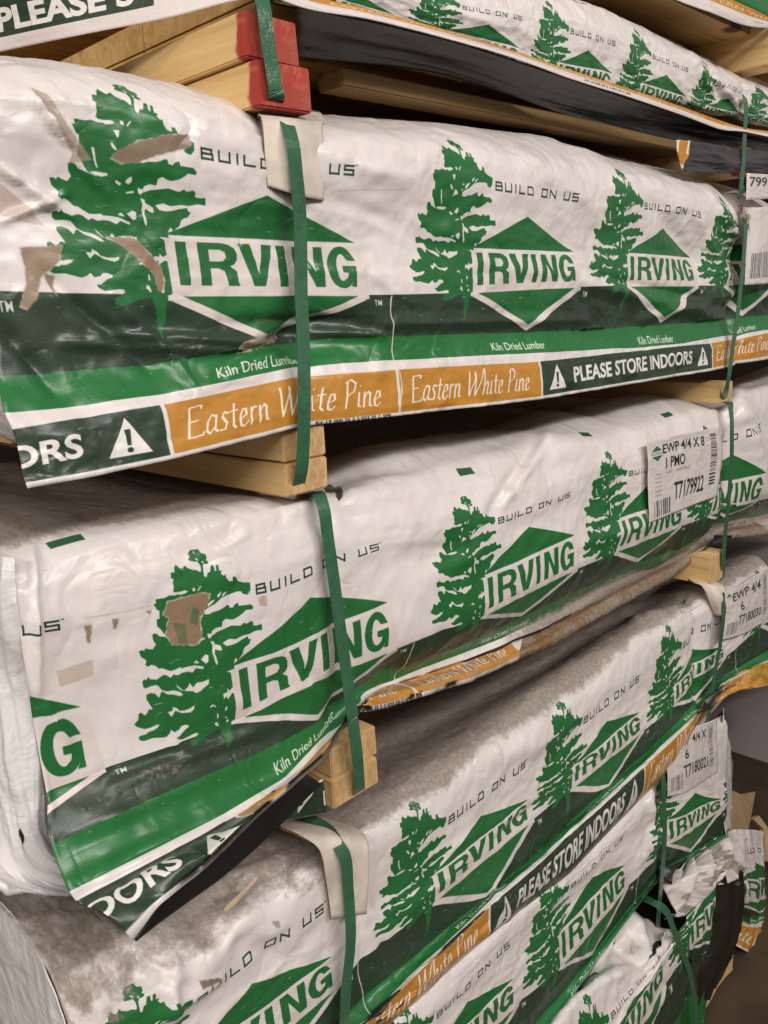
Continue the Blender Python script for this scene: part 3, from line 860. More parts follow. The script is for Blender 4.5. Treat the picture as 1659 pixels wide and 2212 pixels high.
M_B = wrap_material('printed_wrap_patched', IMG_B, 5.6, ovB, obB, u0_=-1.3)


def dirtB(s):
    px, py = proj(s.A)
    d = .06 + np.clip((s.V - .49) / .10, 0, 1) * .40
    d += .75 * np.exp(-(((px - 575) / 46) ** 2 + ((py - 732) / 13) ** 2)) + .12 * np.exp(-((s.V - .47) / .05) ** 2)
    d += .25 * np.exp(-(((px - 60) / 60) ** 2 + ((py - 700) / 40) ** 2))
    return d


def plainwhite(name, c=(.74, .71, .70), rough=.30):
    m, nt, b = newmat(name); tc = N(nt, 'ShaderNodeTexCoord').outputs['Object']
    n = noise_tex(nt, tc, 9, 6, .6)
    nt.links.new(ramp(nt, n, [(.3, tuple(x * .82 for x in c) + (1,)), (.7, c + (1,))]), b.inputs['Base Color'])
    b.inputs['Roughness'].default_value = rough
    bump(nt, b, noise_tex(nt, tc, 16, 5, .5, .8), .5, .02)
    return m


M_WHITE = plainwhite('white_film')
pkB = empty('lumber_package', M((.41, 1.0, -.2)), 'wrapped package second from the top, at eye level, with a whole orange strip', 'lumber package', GPK)
shB.mesh('printed_wrap', [M_B, LINING], pkB, dirtB)
boards(pkB, .44, 3.3, 1.10, 2.4, -.15, .235, 9)
patch_sheet('end_wrap', [[(-190,380,1.5),(-60,392,1.10),(-6,400,1.0)], [(-190,600,1.5),(-50,640,1.10),(6,660,.995)], [(-180,760,1.5),(-30,850,1.10),(24,880,.975)], [(-180,820,1.5),(-20,930,1.12),(42,960,1.0)]],
            [M_WHITE, LINING], pkB, (0, 1, 1, 0), seed=8, amp=.06)

# ================================================================== C: third package
rowsC = [
 dict(v=.95, Y=1.42, pk=[(-40,1075),(165,1075),(400,1050),(600,1032),(690,1030),(829,980),(1019,940),(1129,925),(1209,900),(1319,874),(1389,860),(1479,864),(1569,862),(1659,860)], sm=8),
 dict(v=.66, Y=1.14, pk=[(-40,1125),(165,1112),(400,1080),(600,1056),(690,1050),(760,1000),(829,967),(1019,937),(1129,926),(1209,889),(1259,896),(1319,872),(1389,856),(1479,862),(1569,859),(1590,830),(1659,800)], sm=4),
 dict(v=.566, Y=1.03, pk=[(30,1199),(165,1163),(400,1118),(560,1090),(690,1072),(760,1058),(860,1042),(1031,1017),(1120,985),(1180,952),(1289,937),(1465,890),(1560,872),(1590,850),(1659,830)], sm=4),
 dict(v=.47, Y=1.0, pk=[(45,1260),(250,1222),(447,1190),(690,1130),(1030,1072),(1340,970),(1500,930),(1570,905),(1600,870),(1659,850)], sm=6),
 dict(v=.245, Y=.99, dx=.0, pk=[(60,1435),(282,1400),(402,1370),(600,1330),(838,1220),(960,1205),(1100,1160),(1290,1080),(1500,1020),(1659,960)], sm=6),
 dict(v=0.0, dx=0, Y=.99, pk=[(85,1712),(223,1660),(339,1621),(466,1577),(650,1490),(839,1406),(969,1354),(1012,1345),(1100,1300),(1244,1229),(1329,1194),(1454,1144),(1560,1105),(1659,1075)], sm=5),
 dict(v=-.13, UL=-1.353, Y=1.02, pk=[(112,1825,.95),(235,1768,.955),(350,1715,.96),(550,1630,.98),(700,1555,1.0),(829,1452),(909,1432),(1004,1390),(1150,1320),(1279,1262),(1454,1180,1.03),(1560,1120),(1659,1100)], sm=4),
 dict(v=-.205, UL=-1.352, Y=1.04, pk=[(150,1926,.92),(350,1826,.93),(480,1760,.94),(615,1680,.96),(700,1590,1.0),(780,1500,1.01),(829,1478),(914,1442),(1004,1408),(1199,1324),(1300,1270,1.05),(1454,1200,1.07),(1560,1130),(1659,1112)], sm=4),
 dict(v=-.237, UL=-1.343, Y=1.04, pk=[(165,1946,.915),(350,1850,.92),(480,1778,.93),(625,1690,.95),(700,1605,.99),(780,1504,1.0),(829,1484),(914,1458),(1004,1425),(1199,1338),(1300,1283,1.05),(1454,1208,1.07),(1560,1138),(1659,1118)], sm=4),
 dict(v=-.371, UL=-1.286, Y=1.0, pk=[(270,2012,.86),(330,1950,.865),(440,1868,.87),(550,1760,.88),(640,1680,.91),(700,1628,.95),(770,1530,.97),(829,1521,.98),(1019,1463,.99),(1199,1382,1.02),(1300,1325,1.04),(1454,1240,1.07),(1560,1160),(1659,1150)], sm=4),
 dict(v=-.385, UL=-1.275, Y=1.0, pk=[(287,2032,.855),(340,1958,.86),(445,1878,.87),(555,1770,.88),(645,1690,.91),(705,1638,.95),(775,1542,.97),(829,1532,.98),(1019,1472,.99),(1199,1390,1.02),(1300,1332,1.04),(1454,1246,1.07),(1560,1166),(1659,1155)], sm=4),
]
crC = [
 (540,1150,690,1065,7,-.007), (480,1185,690,1062,7,.006), (620,1110,700,1062,8,.006), (1060,1110,1160,960,14,-.016), (1075,1100,1180,950,12,.014), (730,1030,930,1010,14,-.010),
 (720,1050,800,1180,18,-.006), (760,1050,1100,985,14,.008), (900,1280,1090,1150,24,.006), (860,1210,1000,1180,20,-.005), (85,1280,200,1300,30,-.004),
 (70,1180,80,1500,9,.014), (90,1520,150,1600,10,.010), (60,1600,110,1760,8,.008), (620,1420,720,1500,10,-.006), (700,1560,860,1430,16,-.012),
 (350,1780,620,1650,14,-.007), (300,1790,640,1700,12,.004), (130,1850,520,1690,7,-.006), (140,1880,560,1700,8,.006), (200,1900,600,1680,6,-.005), (160,1800,600,1610,9,.006), (150,1930,480,1775,6,.005), (250,1720,420,1670,5,.004), (200,1960,420,1850,22,.012),
 (240,1700,600,1560,12,.008), (1000,1430,1300,1290,12,.014), (1100,1410,1440,1230,9,-.014), (1380,1230,1560,1120,10,.018), (1480,900,1560,1120,16,.008),
 (1160,920,1300,1010,30,.010), (1589,850,1650,1060,22,.030), (1020,1000,1150,960,12,.006), (440,1500,600,1540,24,.004), (1250,1180,1420,1120,14,.006), (330,1560,420,1650,10,.006)]
shC = Sheet(rowsC, 1.05, .515, -1.32, 4.2, top=(1.6, .6, .0), nu=560, nv=150, seed=21, amp=.8, creases=crC, pinch=[(.872, .03, .012), (2.41, .04, .030)])
ovC, obC = overlay(shC, [
 ([(362,1302),(400,1290),(428,1282),(452,1283),(448,1300),(432,1340),(436,1375),(424,1392),(372,1392),(358,1370),(366,1335),(354,1330)], (140,110,82), .93),
 ([(374,1345),(400,1350),(404,1390),(384,1388)], (58,92,58), .75), ([(418,1310),(432,1320),(426,1350),(410,1345)], (44,98,56), .8),
 ([(182,1352),(198,1350),(196,1388),(190,1388)], (140,120,104), .95), ([(242,1338),(256,1334),(252,1358),(246,1358)], (140,120,104), .95),
 ([(314,1320),(326,1318),(322,1328)], (130,112,100), .95), ([(556,1290),(572,1286),(572,1308),(560,1306)], (206,178,152), .9),
 ([(122,1450),(200,1425),(203,1458),(130,1485)], (196,176,156), .75), ([(180,1334),(330,1306),(330,1310),(180,1338)], (190,180,176), .5),
 ([(696,1048),(715,1044),(722,1052),(735,1050),(742,1066),(735,1078),(722,1060),(704,1064)], (40,28,20), .95),
 ([(560,1000),(1659,1420),(1659,1500),(560,1100)], (0,0,0), 0),
], -1.35, 4.2)
M_C = wrap_material('printed_wrap_marked', IMG_C, 5.75, ovC, obC, u0_=-1.45)


def dirtC(s):
    px, py = proj(s.A)
    top = np.clip((s.V - .56) / .05, 0, 1)
    d = .07 + top * np.where(px < 560, 1.0, .30)
    d += .30 * np.exp(-(((py - 1235 - .05 * (px - 120)) / 26) ** 2)) * np.clip((360 - px) / 200, 0, 1)
    low = np.clip((-.12 - s.V) / .05, 0, 1) * np.clip((s.V + .31) / .08, 0, 1)
    d += .40 * np.clip((px - 770) / 60, 0, 1) * (s.V < -.235)
    d += low * np.clip((px - 1000) / 120, 0, 1) * .45 + .85 * np.exp(-((s.V + .22) / .025) ** 2) * np.clip((px - 1080) / 150, 0, 1)
    d += .25 * np.clip((px - 1120) / 160, 0, 1) * np.clip((-.30 - s.V) / .03, 0, 1)
    d += .45 * np.exp(-(((px - 300) / 190) ** 2)) * np.exp(-((s.V + .075) / .05) ** 2)
    return d


pkC = empty('lumber_package', M((.37, 1.0, -.75)), 'wrapped package third from the top, its lower left flap peeled down', 'lumber package', GPK)
shC.mesh('printed_wrap', [M_C, LINING], pkC, dirtC)
boards(pkC, .50, 3.3, 1.12, 2.4, -.64, -.39, 6)
# crumpled white end of C at the left edge of the view
patch_sheet('end_wrap', [[(-60,1165,1.12),(10,1200,1.01),(36,1204,.995)], [(-60,1330,1.12),(10,1340,1.0),(44,1340,.985)], [(-70,1500,1.10),(20,1480,1.02),(60,1480,1.0)],
                         [(-60,1700,1.10),(50,1700,1.0),(95,1690,.995)], [(-60,1850,1.08),(40,1850,1.0),(125,1840,1.0)], [(-60,1905,1.0),(60,1925,.985),(290,1925,1.0)], [(-60,1900,1.10),(60,1880,1.08),(290,1900,1.08)]],
            [M_WHITE, LINING], pkC, (0, 1, 1, 0), nu=70, nv=140, seed=12, amp=.22)
# black inner side of the peeled flap, turned out below its white edge
patch_sheet('flap_lining', [[(287,2026,.885),(316,1962,.891),(434,1870,.90),(544,1764,.91),(638,1684,.935),(660,1670,.95)],
                            [(294,2034,.90),(350,1990,.905),(475,1900,.91),(595,1793,.92),(676,1712,.94),(697,1694,.95)]], [LINING, LINING], pkC, (0, 1, 1, 0), nu=60, nv=14, amp=.03, seed=5)
patch_sheet('torn_flap', [[(640,1718,.955),(668,1702,.96),(698,1682,.97)], [(618,1740,.95),(660,1728,.96),(702,1724,.97)], [(592,1776,.95),(640,1768,.96),(706,1756,.97)]],
            [M_GEN, LINING], pkC, (.84, 1.06, -.38, -.235), nu=40, nv=24, amp=.12, seed=6, label='torn scrap of the printed strip hanging beside the strap')

# ================================================================== D: fourth package
rowsD = [
 dict(v=.80, Y=1.24, pk=[(-60,1935),(200,1890),(400,1790),(600,1730),(829,1612),(1000,1530),(1150,1452),(1300,1345),(1470,1240),(1560,1190),(1659,1160)], sm=8),
 dict(v=.575, Y=1.045, pk=[(60,2110),(250,2030),(380,1985),(520,1921),(700,1800),(897,1666),(1020,1590),(1154,1494),(1340,1373),(1484,1284),(1659,1180)], sm=6),
 dict(v=.47, Y=1.0, pk=[(165,2200),(275,2140),(600,1935),(760,1810),(907,1727),(1090,1600),(1224,1509),(1330,1428),(1438,1356),(1520,1300),(1659,1220)], sm=6),
 dict(v=.245, Y=.99, pk=[(250,2330),(560,2120),(714,2010),(829,1912),(960,1830),(1100,1720),(1250,1610),(1360,1520),(1480,1430),(1659,1300)], sm=6),
 dict(v=0.0, Y=.985, pk=[(400,2400),(600,2240),(715,2146),(829,2042),(889,1988),(1187,1745),(1398,1572),(1447,1530),(1551,1434),(1659,1340)], sm=5),
 dict(v=-.13, Y=.985, pk=[(600,2325),(829,2121),(959,2012),(1054,1936),(1254,1756),(1389,1632),(1490,1530),(1560,1462),(1659,1400)], sm=5),
 dict(v=-.205, Y=.965, pk=[(600,2372),(829,2161),(1044,1958),(1149,1868),(1289,1741),(1404,1634),(1486,1558),(1560,1474),(1659,1425)], sm=4),
 dict(v=-.237, Y=.955, pk=[(600,2384),(829,2171),(1044,1970),(1149,1880),(1289,1752),(1404,1646),(1486,1568),(1560,1480),(1659,1430)], sm=4),
 dict(v=-.31, Y=.955, pk=[(600,2424),(829,2208),(1055,1998),(1209,1868),(1340,1740),(1440,1644),(1500,1575),(1560,1494),(1659,1444)], sm=4),
 dict(v=-.371, Y=.985, pk=[(600,2444),(829,2226),(1064,2014),(1229,1888),(1354,1757),(1449,1660),(1505,1584),(1560,1506),(1659,1456)], sm=4),
 dict(v=-.40, Y=1.03, pk=[(600,2450),(829,2232),(1064,2019),(1229,1892),(1354,1761),(1449,1663),(1505,1588),(1560,1508),(1659,1458)], sm=4),
]
crD = [(430,1930,620,1850,16,.012), (420,2010,640,2080,30,-.012), (560,1950,420,2120,24,.012), (240,2070,380,2160,20,.008), (900,1690,1100,1560,26,.006), (1040,1640,1180,1600,24,.007),
 (1100,1600,1200,1460,20,-.006), (840,2000,1100,1790,16,.006), (1190,1640,1340,1600,20,.006), (1280,1430,1460,1330,24,.012), (900,2130,1100,1980,7,.006), (1060,1910,1100,1990,10,.006),
 (1000,1880,1200,1700,14,-.006), (760,1850,860,2120,10,-.006), (1360,1340,1440,1330,12,.012), (380,2080,360,2212,18,.014), (345,2190,480,2110,14,.012), (1130,1880,1330,1730,5,-.004)]
shD = Sheet(rowsD, .87, .515, -1.0, 3.68, top=(1.5, .36, .0), nu=560, nv=170, seed=33, amp=.9, creases=crD, pinch=[(.88, .04, .012), (2.25, .05, .026)])
ovD, obD = overlay(shD, [([(490,1915),(545,1885),(520,1905),(500,1932)], (50,58,40), .95), ([(425,2114),(468,2108),(470,2116),(445,2122),(430,2128)], (110,96,84), .9),
 ([(0,2030),(150,2200),(200,2260),(170,2260),(90,2160),(-10,2060)], (150,122,96), .8),
 ([(585,1990),(602,1988),(604,2002),(596,2004)], (80,74,68), .6)], -1.0, 3.7)
M_D = wrap_material('printed_wrap_dusty', IMG_D, 4.9, ovD, obD, u0_=-1.1)


def dirt_sheenD(s):
    px, py = proj(s.A)
    edge = .425 + .03 * np.clip((px - 1100) / 200, 0, 1) + .03 * fbm(s.U * 2.5, s.U * 0, 5) + np.clip((-.1 - s.U) / .8, 0, 1) * .0
    d = np.clip((s.V - edge) / .11, 0, 1) * np.where(px > 620, 1.0, .55)
    d += .35 * np.exp(-(((px - 470) / 130) ** 2 + ((py - 1960) / 80) ** 2))
    d += .35 * np.clip((s.V - .35) / .2, 0, 1) * np.clip((1500 - px) / 100, 0, 1) * np.clip((px - 560) / 100, 0, 1) * .5
    d += .12 + .42 * np.clip(fbm(px / 90, py / 60, 77) + .25, 0, 1) * (px < 700) * (s.V > .40) + .22 * (s.V < -.235)  # last term greys the lower strip in place of its sheen
    return d


pkD = empty('lumber_package', M((.36, 1.0, -1.35)), 'wrapped package fourth from the top, its flat top grey with dust', 'lumber package', GPK)
shD.mesh('printed_wrap', [M_D, LINING], pkD, dirt_sheenD)
boards(pkD, .46, 2.70, 1.12, 2.4, -1.27, -1.03, 6)
edge_ = [shD.A[j, 0] for j in range(shD.A.shape[0] - 1, 0, -6) if shD.V[j, 0] >= .44]
patch_sheet('end_wrap', [[p + np.array([.002 - .012 * k, 0, -.001 - .11 * k]) for p in edge_] for k in range(5)], [M_WHITE, LINING], pkD, (0, 1, 1, 0), nu=80, nv=60, seed=14, amp=.10, raw=True)
# golden strip flared outwards at the far end
M_GOLD = plain('gold_printed_film', (.46, .25, .045), .28, 30, .35, .5)
patch_sheet('flared_strip', [[(1548,1488,.985),(1575,1466,.98),(1610,1448,.965),(1643,1434,.95),(1672,1446,.94)], [(1545,1505,.98),(1580,1488,.96),(1615,1474,.945),(1645,1464,.935),(1680,1462,.93)], [(1542,1520,.985),(1580,1500,.955),(1615,1490,.94),(1659,1478,.925),(1690,1474,.92)]],
            [M_GOLD, LINING], pkD, (1.945, 2.02, -.23, -.385), nu=60, nv=30, seed=17, amp=.5)

# ================================================================== E: fifth package
rowsE = [
 dict(v=.62, Y=1.25, pk=[(900,2110),(1216,1840),(1400,1660),(1560,1500)], sm=6),
 dict(v=.54, Y=1.03, pk=[(900,2110),(1064,1990),(1216,1850),(1400,1690),(1470,1600),(1560,1540)], sm=6),
 dict(v=.47, Y=1.0, pk=[(700,2300),(909,2151),(1216,1881),(1330,1780),(1420,1690),(1480,1600),(1558,1560)], sm=6),
 dict(v=.245, Y=.99, pk=[(800,2370),(1110,2070),(1312,1862),(1400,1790),(1440,1740),(1558,1690)], sm=5),
 dict(v=0.0, Y=.985, pk=[(900,2390),(1129,2160),(1199,2098),(1359,1912),(1400,1872),(1440,1835),(1500,1790),(1563,1745)], sm=5),
 dict(v=-.13, Y=.995, pk=[(900,2480),(1180,2180),(1264,2080),(1365,1955),(1420,1890),(1450,1870),(1500,1840),(1560,1800)], sm=5),
 dict(v=-.195, Y=1.0, pk=[(900,2520),(1199,2212),(1255,2124),(1330,2022),(1379,1955),(1425,1905),(1455,1880),(1500,1852),(1560,1812)], sm=4),
 dict(v=-.22, Y=1.06, pk=[(900,2520),(1199,2212),(1255,2124),(1330,2022),(1379,1955),(1425,1905),(1455,1880),(1500,1852),(1560,1812)], sm=4),
]
crE = [(1180,1960,1340,1830,14,.008), (1300,1740,1400,1700,16,.006), (1420,1640,1430,1880,9,-.012), (1400,1650,1410,1850,8,.012), (1490,1620,1560,1760,10,.014), (1470,1700,1540,1600,9,-.012), (1380,1870,1420,1780,9,.008)]
shE = Sheet(rowsE, 1.9, .50, -1.9, 1.16, nu=330, nv=120, seed=45, amp=1.0, creases=crE, pinch=[(2.08, .03, .03)])
pkE = empty('lumber_package', M((1.3, 1.0, -1.9)), 'wrapped package fifth from the top, its crumpled far end carrying a paper label', 'lumber package', GPK)
shE.mesh('printed_wrap', [M_GEN, LINING], pkE, lambda s: .06 + .3 * np.exp(-(((proj(s.A)[0] - 1390) / 20) ** 2)) * (s.V > .1))
boards(pkE, 1.0, 2.42, 1.09, 2.4, -1.72, -1.42, 6)
patch_sheet('end_wrap', [[(1556,1530,1.0),(1556,1560,1.12)], [(1560,1640,1.0),(1575,1600,1.15)], [(1564,1750,1.0),(1580,1700,1.15)], [(1560,1812,1.0),(1575,1790,1.1)]], [M_WHITE, LINING], pkE, (0, 1, 1, 0), nu=20, nv=50, seed=24, amp=.3)

# ================================================================== F: lowest package
rowsF = [
 dict(v=.95, Y=1.22, pk=[(1000,2350),(1199,2160),(1300,2030),(1379,1940),(1440,1960),(1500,2000)], sm=5),
 dict(v=.60, Y=1.02, pk=[(1000,2400),(1190,2212),(1260,2125),(1330,2030),(1364,1980),(1400,1990),(1436,2014),(1460,2030)], sm=3),
 dict(v=.50, Y=.97, pk=[(1100,2330),(1236,2160),(1300,2110),(1360,2085),(1436,2020),(1470,2010)], sm=4),
 dict(v=.33, Y=.94, pk=[(1180,2400),(1300,2220),(1350,2155),(1389,2112),(1425,2065),(1470,2010)], sm=4),
 dict(v=.0, Y=.93, pk=[(1250,2450),(1374,2240),(1420,2150),(1460,2090),(1500,2060)], sm=4),
 dict(v=-.2, Y=.95, pk=[(1300,2600),(1400,2380),(1440,2300),(1500,2200)], sm=4),
]
crF = [(1364,1976,1400,2090,12,.024), (1320,2040,1400,2095,14,-.022), (1400,2090,1440,2020,12,.020), (1290,2120,1370,2090,12,.012), (1330,2020,1290,2110,12,-.010), (1400,2200,1460,2120,10,.012)]
shF = Sheet(rowsF, .90, .52, -.2, 2.36, nu=300, nv=110, seed=57, amp=1.4, creases=crF, pinch=[])
pkF = empty('lumber_package', M((1.3, .95, -2.3)), 'lowest wrapped package, bent top corner sticking out beneath the one above', 'lumber package', GPK)
shF.mesh('printed_wrap', [M_GEN, LINING], pkF, lambda s: .08 + .55 * np.exp(-(((proj(s.A)[0] - 1365) / 35) ** 2 + ((proj(s.A)[1] - 2050) / 35) ** 2)))  # blob paints the shaded facet of the bent top grey; the rest is dirt
boards(pkF, .9, 2.05, 1.06, 2.3, -2.36, -1.86, 7)
patch_sheet('end_wrap', [[(1430,2010,.95),(1450,2020,1.0),(1470,2040,1.05)], [(1425,2090,.94),(1450,2100,1.0),(1485,2110,1.05)], [(1430,2170,.94),(1455,2180,1.0),(1500,2190,1.05)], [(1435,2300,.94),(1470,2300,1.0),(1530,2300,1.05)]],
            [M_GEN, LINING], pkF, (.10, .62, .33, -.2), nu=50, nv=60, seed=41, amp=.5)

# ================================================================== A: top package with smaller print
PA = .33
rowsA = [
 dict(v=.85, Y=1.2, pk=[(900,-60),(1100,-8),(1300,14),(1450,88),(1560,142),(1640,172)], sm=5),
 dict(v=.56, Y=1.03, pk=[(800,-80),(1100,-30),(1180,-22),(1300,20),(1450,95),(1560,150),(1600,168),(1659,205)], sm=4),
 dict(v=.45, Y=1.0, pk=[(640,-90),(940,-30),(1222,17),(1402,82),(1530,142),(1630,182),(1659,196)], sm=5),
 dict(v=.14, Y=1.0, pk=[(700,-12),(944,60),(1100,98),(1217,138),(1300,152),(1395,182),(1475,207),(1540,232),(1600,245),(1659,262)], sm=4),
 dict(v=.02, Y=1.02, pk=[(640,10),(944,90),(1217,168),(1369,206),(1480,234),(1530,244),(1600,258),(1659,272)], sm=4),
 dict(v=-.04, Y=1.05, pk=[(640,14),(944,94),(1217,172),(1369,209),(1480,238),(1530,248),(1600,262),(1659,276)], sm=4),
]
crA = [(1490,120,1540,200,8,.010), (1530,150,1570,230,9,-.014), (1545,170,1600,235,7,.012), (1440,130,1500,230,10,.005), (960,20,1100,60,12,.004), (1080,10,1180,120,12,.004), (1590,200,1610,250,8,-.010)]
shA = Sheet(rowsA, 1.096, PA, -.7, 6.0, nu=480, nv=90, seed=63, amp=.75, creases=crA, pinch=[(2.42, .03, .018)])
pkA = empty('lumber_package', M((.86, 1.0, .42)), 'top wrapped package with smaller pine tree print above a black undersheet', 'lumber package', GPK)
shA.mesh('printed_wrap', [M_A, LINING], pkA, lambda s: .10 + .1 * (s.U > 2))
boards(pkA, .90, 3.3, 1.10, 2.4, .40, .50, 2)
bt = link('bottom_board', box_mesh('bottom_board', 1.05 * S, 2.35 * S, 1.09 * S, 1.15 * S, .348 * S + EYE, .376 * S + EYE, .002), WOODDIM, pkA)
# folded strip along its lower edge: gold, then a wide white margin
mg, ntg, bg_ = newmat('gold_white_edge_strip')
uvn = N(ntg, 'ShaderNodeUVMap', uv_map='UVMap').outputs[0]; sp = N(ntg, 'ShaderNodeSeparateXYZ'); ntg.links.new(uvn, sp.inputs[0])
cs = Canvas(0, 6, 0, 1, 300, bg=WHITE)
cs.fill([(0, .56), (6, .56), (6, 1), (0, 1)], GOLD)
for k in range(4):
    cs.tris(text_tris('EASTERN WHITE PINE', .35 + k * 1.5, .66, .20, col_w=1.1, bold=.01), (220, 196, 150))
cs.tris(text_tris('AV 19 000 25 2 2 023 25 C SPB', 2.62, .22, .22, col_w=.62, bold=.03), (70, 66, 66))
cs.fill([(.9, .25), (1.0, .3), (1.0, .34), (.9, .3)], (210, 160, 160))
IMG_ES = cs.image('edge_strip_print')
te = N(ntg, 'ShaderNodeTexImage', image=IMG_ES, interpolation='Cubic', extension='EXTEND')
cb = N(ntg, 'ShaderNodeCombineXYZ'); ntg.links.new(math_(ntg, 'DIVIDE', sp.outputs[0], 6.0), cb.inputs[0]); ntg.links.new(sp.outputs[1], cb.inputs[1])
ntg.links.new(cb.outputs[0], te.inputs[0])
ng = noise_tex(ntg, uvn, 9, 6, .6)
ntg.links.new(mixrgb(ntg, ramp(ntg, ng, [(.4, g(0)), (.8, g(.35))]), te.outputs[0], (.5, .42, .36, 1), 'MULTIPLY'), bg_.inputs['Base Color'])
bg_.inputs['Roughness'].default_value = .38
bump(ntg, bg_, ng, .3, .004)
top_l = [(590,-44),(650,-16),(800,20),(944,58),(1100,105),(1217,145),(1369,194),(1480,234),(1560,262),(1600,274),(1680,286)]
bot_l = [(590,-6),(650,16),(800,42),(944,78),(1100,122),(1217,164),(1369,212),(1480,250),(1560,280),(1600,284),(1680,300)]
patch_sheet('edge_strip', [[p + (.985,) for p in top_l], [p + (.98,) for p in bot_l]], [mg, LINING], pkA, (0, 6, 1, 0), nu=160, nv=14, seed=71, amp=.012)
patch_sheet('under_sheet', [[(640,12,.99),(944,80,.99),(1217,165,.99),(1480,252,.99),(1600,286,.99),(1680,300,.99)], [(640,70,1.05),(944,128,1.05),(1217,215,1.04),(1400,262,1.03),(1600,300,1.01),(1680,315,1.0)],
            [(640,120,1.08),(944,160,1.08),(1217,246,1.06),(1400,290,1.03),(1600,330,1.0),(1680,335,1.0)]], [LINING, LINING], pkA, (0, 1, 1, 0), nu=90, nv=24, seed=72, amp=.02)
patch_sheet('hanging_lining', [[(1466,300,1.0),(1540,312,.995),(1620,322,.99),(1680,330,.99)], [(1470,345,1.0),(1540,350,.995),(1620,352,.99),(1680,355,.99)], [(1476,372,1.0),(1540,374,1.0),(1600,372,1.0),(1680,374,1.0)]],
            [plain('grey_black_film', (.045, .043, .048), .35, 9, .5, .3), LINING], pkA, (0, 1, 1, 0), nu=60, nv=30, seed=73, amp=.12)
patch_sheet('turned_corner', [[(1461,302,.992),(1475,303,.99),(1492,304,.99)], [(1464,330,.992),(1474,336,.99),(1488,336,.99)], [(1470,360,.995),(1474,366,.99),(1478,350,.99)]],
            [M_GEN, LINING], pkA, (.60, .66, -.30, -.385), nu=20, nv=20, seed=74, amp=.1)
# end of A at the upper left, wrap wound round the corner with the big warning strip
ce = Canvas(0, 3, 0, 1, 300, bg=WHITE)
ce.fill([(0, .20), (2.02, .20), (2.02, 1), (0, 1)], DARK)
ce.tris(text_tris('PLEASE S', .53, .29, .31, col_w=1.32, bold=.04), (232, 228, 222))
IMG_EE = ce.image('end_strip_print')
me_, nte, be = newmat('end_strip_print')
ti = N(nte, 'ShaderNodeTexImage', image=IMG_EE, interpolation='Cubic', extension='EXTEND')
uvn = N(nte, 'ShaderNodeUVMap', uv_map='UVMap').outputs[0]
mp = N(nte, 'ShaderNodeMapping'); mp.inputs['Scale'].default_value = (1 / 3, 1, 1); nte.links.new(uvn, mp.inputs[0]); nte.links.new(mp.outputs[0], ti.inputs[0])
nte.links.new(ti.outputs[0], be.inputs['Base Color']); be.inputs['Roughness'].default_value = .4
bump(nte, be, noise_tex(nte, uvn, 8, 6, .6), .3, .004)
patch_sheet('end_wrap', [[(-120,-20,1.46),(60,-60,1.30),(300,-110,1.15),(520,-160,1.03),(600,-150,.995)], [(-120,138,1.46),(0,112,1.38),(180,74,1.24),(380,34,1.10),(540,-4,1.01),(600,-8,.985)]],
            [me_, LINING], pkA, (0, 3, 1, 0), nu=90, nv=30, seed=76, amp=.02)

# ================================================================== Z: package above everything, only its lower edge in view
pkZ = empty('lumber_package', M((1.9, 1.0, .66)), 'uppermost wrapped package, only its gold and white lower edge seen at the top right corner', 'lumber package', GPK)
patch_sheet('edge_strip', [[(1380,-60,.99),(1530,-20,.99),(1600,8,.98),(1690,50,.98)], [(1380,-30,.99),(1480,8,.985),(1560,36,.98),(1600,52,.98),(1690,62,.98)]], [mg, LINING], pkZ, (0, 1.2, 1.0, 0), nu=60, nv=20, seed=81, amp=.03)
patch_sheet('printed_wrap', [[(1380,-260,1.0),(1530,-240,1.0),(1690,-200,1.0)], [(1380,-60,.995),(1530,-20,.99),(1690,52,.985)]], [M_GEN, LINING], pkZ, (2.1, 2.5, .1, -.205), nu=60, nv=20, seed=82, amp=.02)
boards(pkZ, 1.0, 3.4, 1.05, 2.4, .66, .86, 4)

# ------------------------------------------------------------------ blocks of wood between the packages
GB = 'short pine blocks spacing the packages'
block('spacer_block', (.776, .868, .327, .384), 'upper of the two pine blocks with red painted ends', 'wood block', WOODRED, GB, .985, 2.4)
block('spacer_block', (.783, .877, .268, .325), 'lower of the two pine blocks with red painted ends', 'wood block', WOODRED, GB, .975, 2.4)
block('spacer_block', (.790, .874, -.222, -.172), 'upper pine block under the orange strip, crossed by the green strap', 'wood block', WOOD, GB, .99, 2.4)
block('spacer_block', (.786, .870, -.272, -.224), 'lower pine block under the orange strip, standing on the third package', 'wood block', WOOD, GB, .985, 2.4)
block('spacer_block', (.838, .946, -.768, -.715), 'upper of the two pine blocks beneath the peeled flap of the third package', 'wood block', WOOD, GB, .99, 2.4)
block('spacer_block', (.832, .940, -.822, -.770), 'lower of the two pine blocks beneath the peeled flap of the third package', 'wood block', WOOD, GB, .985, 2.4)
block('spacer_block', (2.315, 2.40, -.310, -.255), 'far pine block beside the strap above the labelled package', 'wood block', WOOD, GB, .99, 2.4)
block('spacer_block', (2.30, 2.39, -.83, -.745), 'far pine block under the gathered edge of the labelled package', 'wood block', WOOD, GB, .99, 2.4)
block('spacer_block', (2.562, 2.66, .577, .685), 'pale pine block at the top right corner, under the gold and white edge', 'wood block', WOOD, GB, .99, 2.4)
block('spacer_block', (2.40, 2.48, .285, .36), 'far red ended pine block behind the strap below the black undersheet', 'wood block', WOODRED, GB, 1.0, 2.4)

# ------------------------------------------------------------------ straps
GS = 'green plastic straps round the packages'
def strap(pts, label, w=.024, axis=(1, 0, 0)):
    o = ribbon('packing_strap', [at(*p) for p in pts], w, .0016, STRAP, axis=axis)
    return tag(o, label, 'strap', GS)


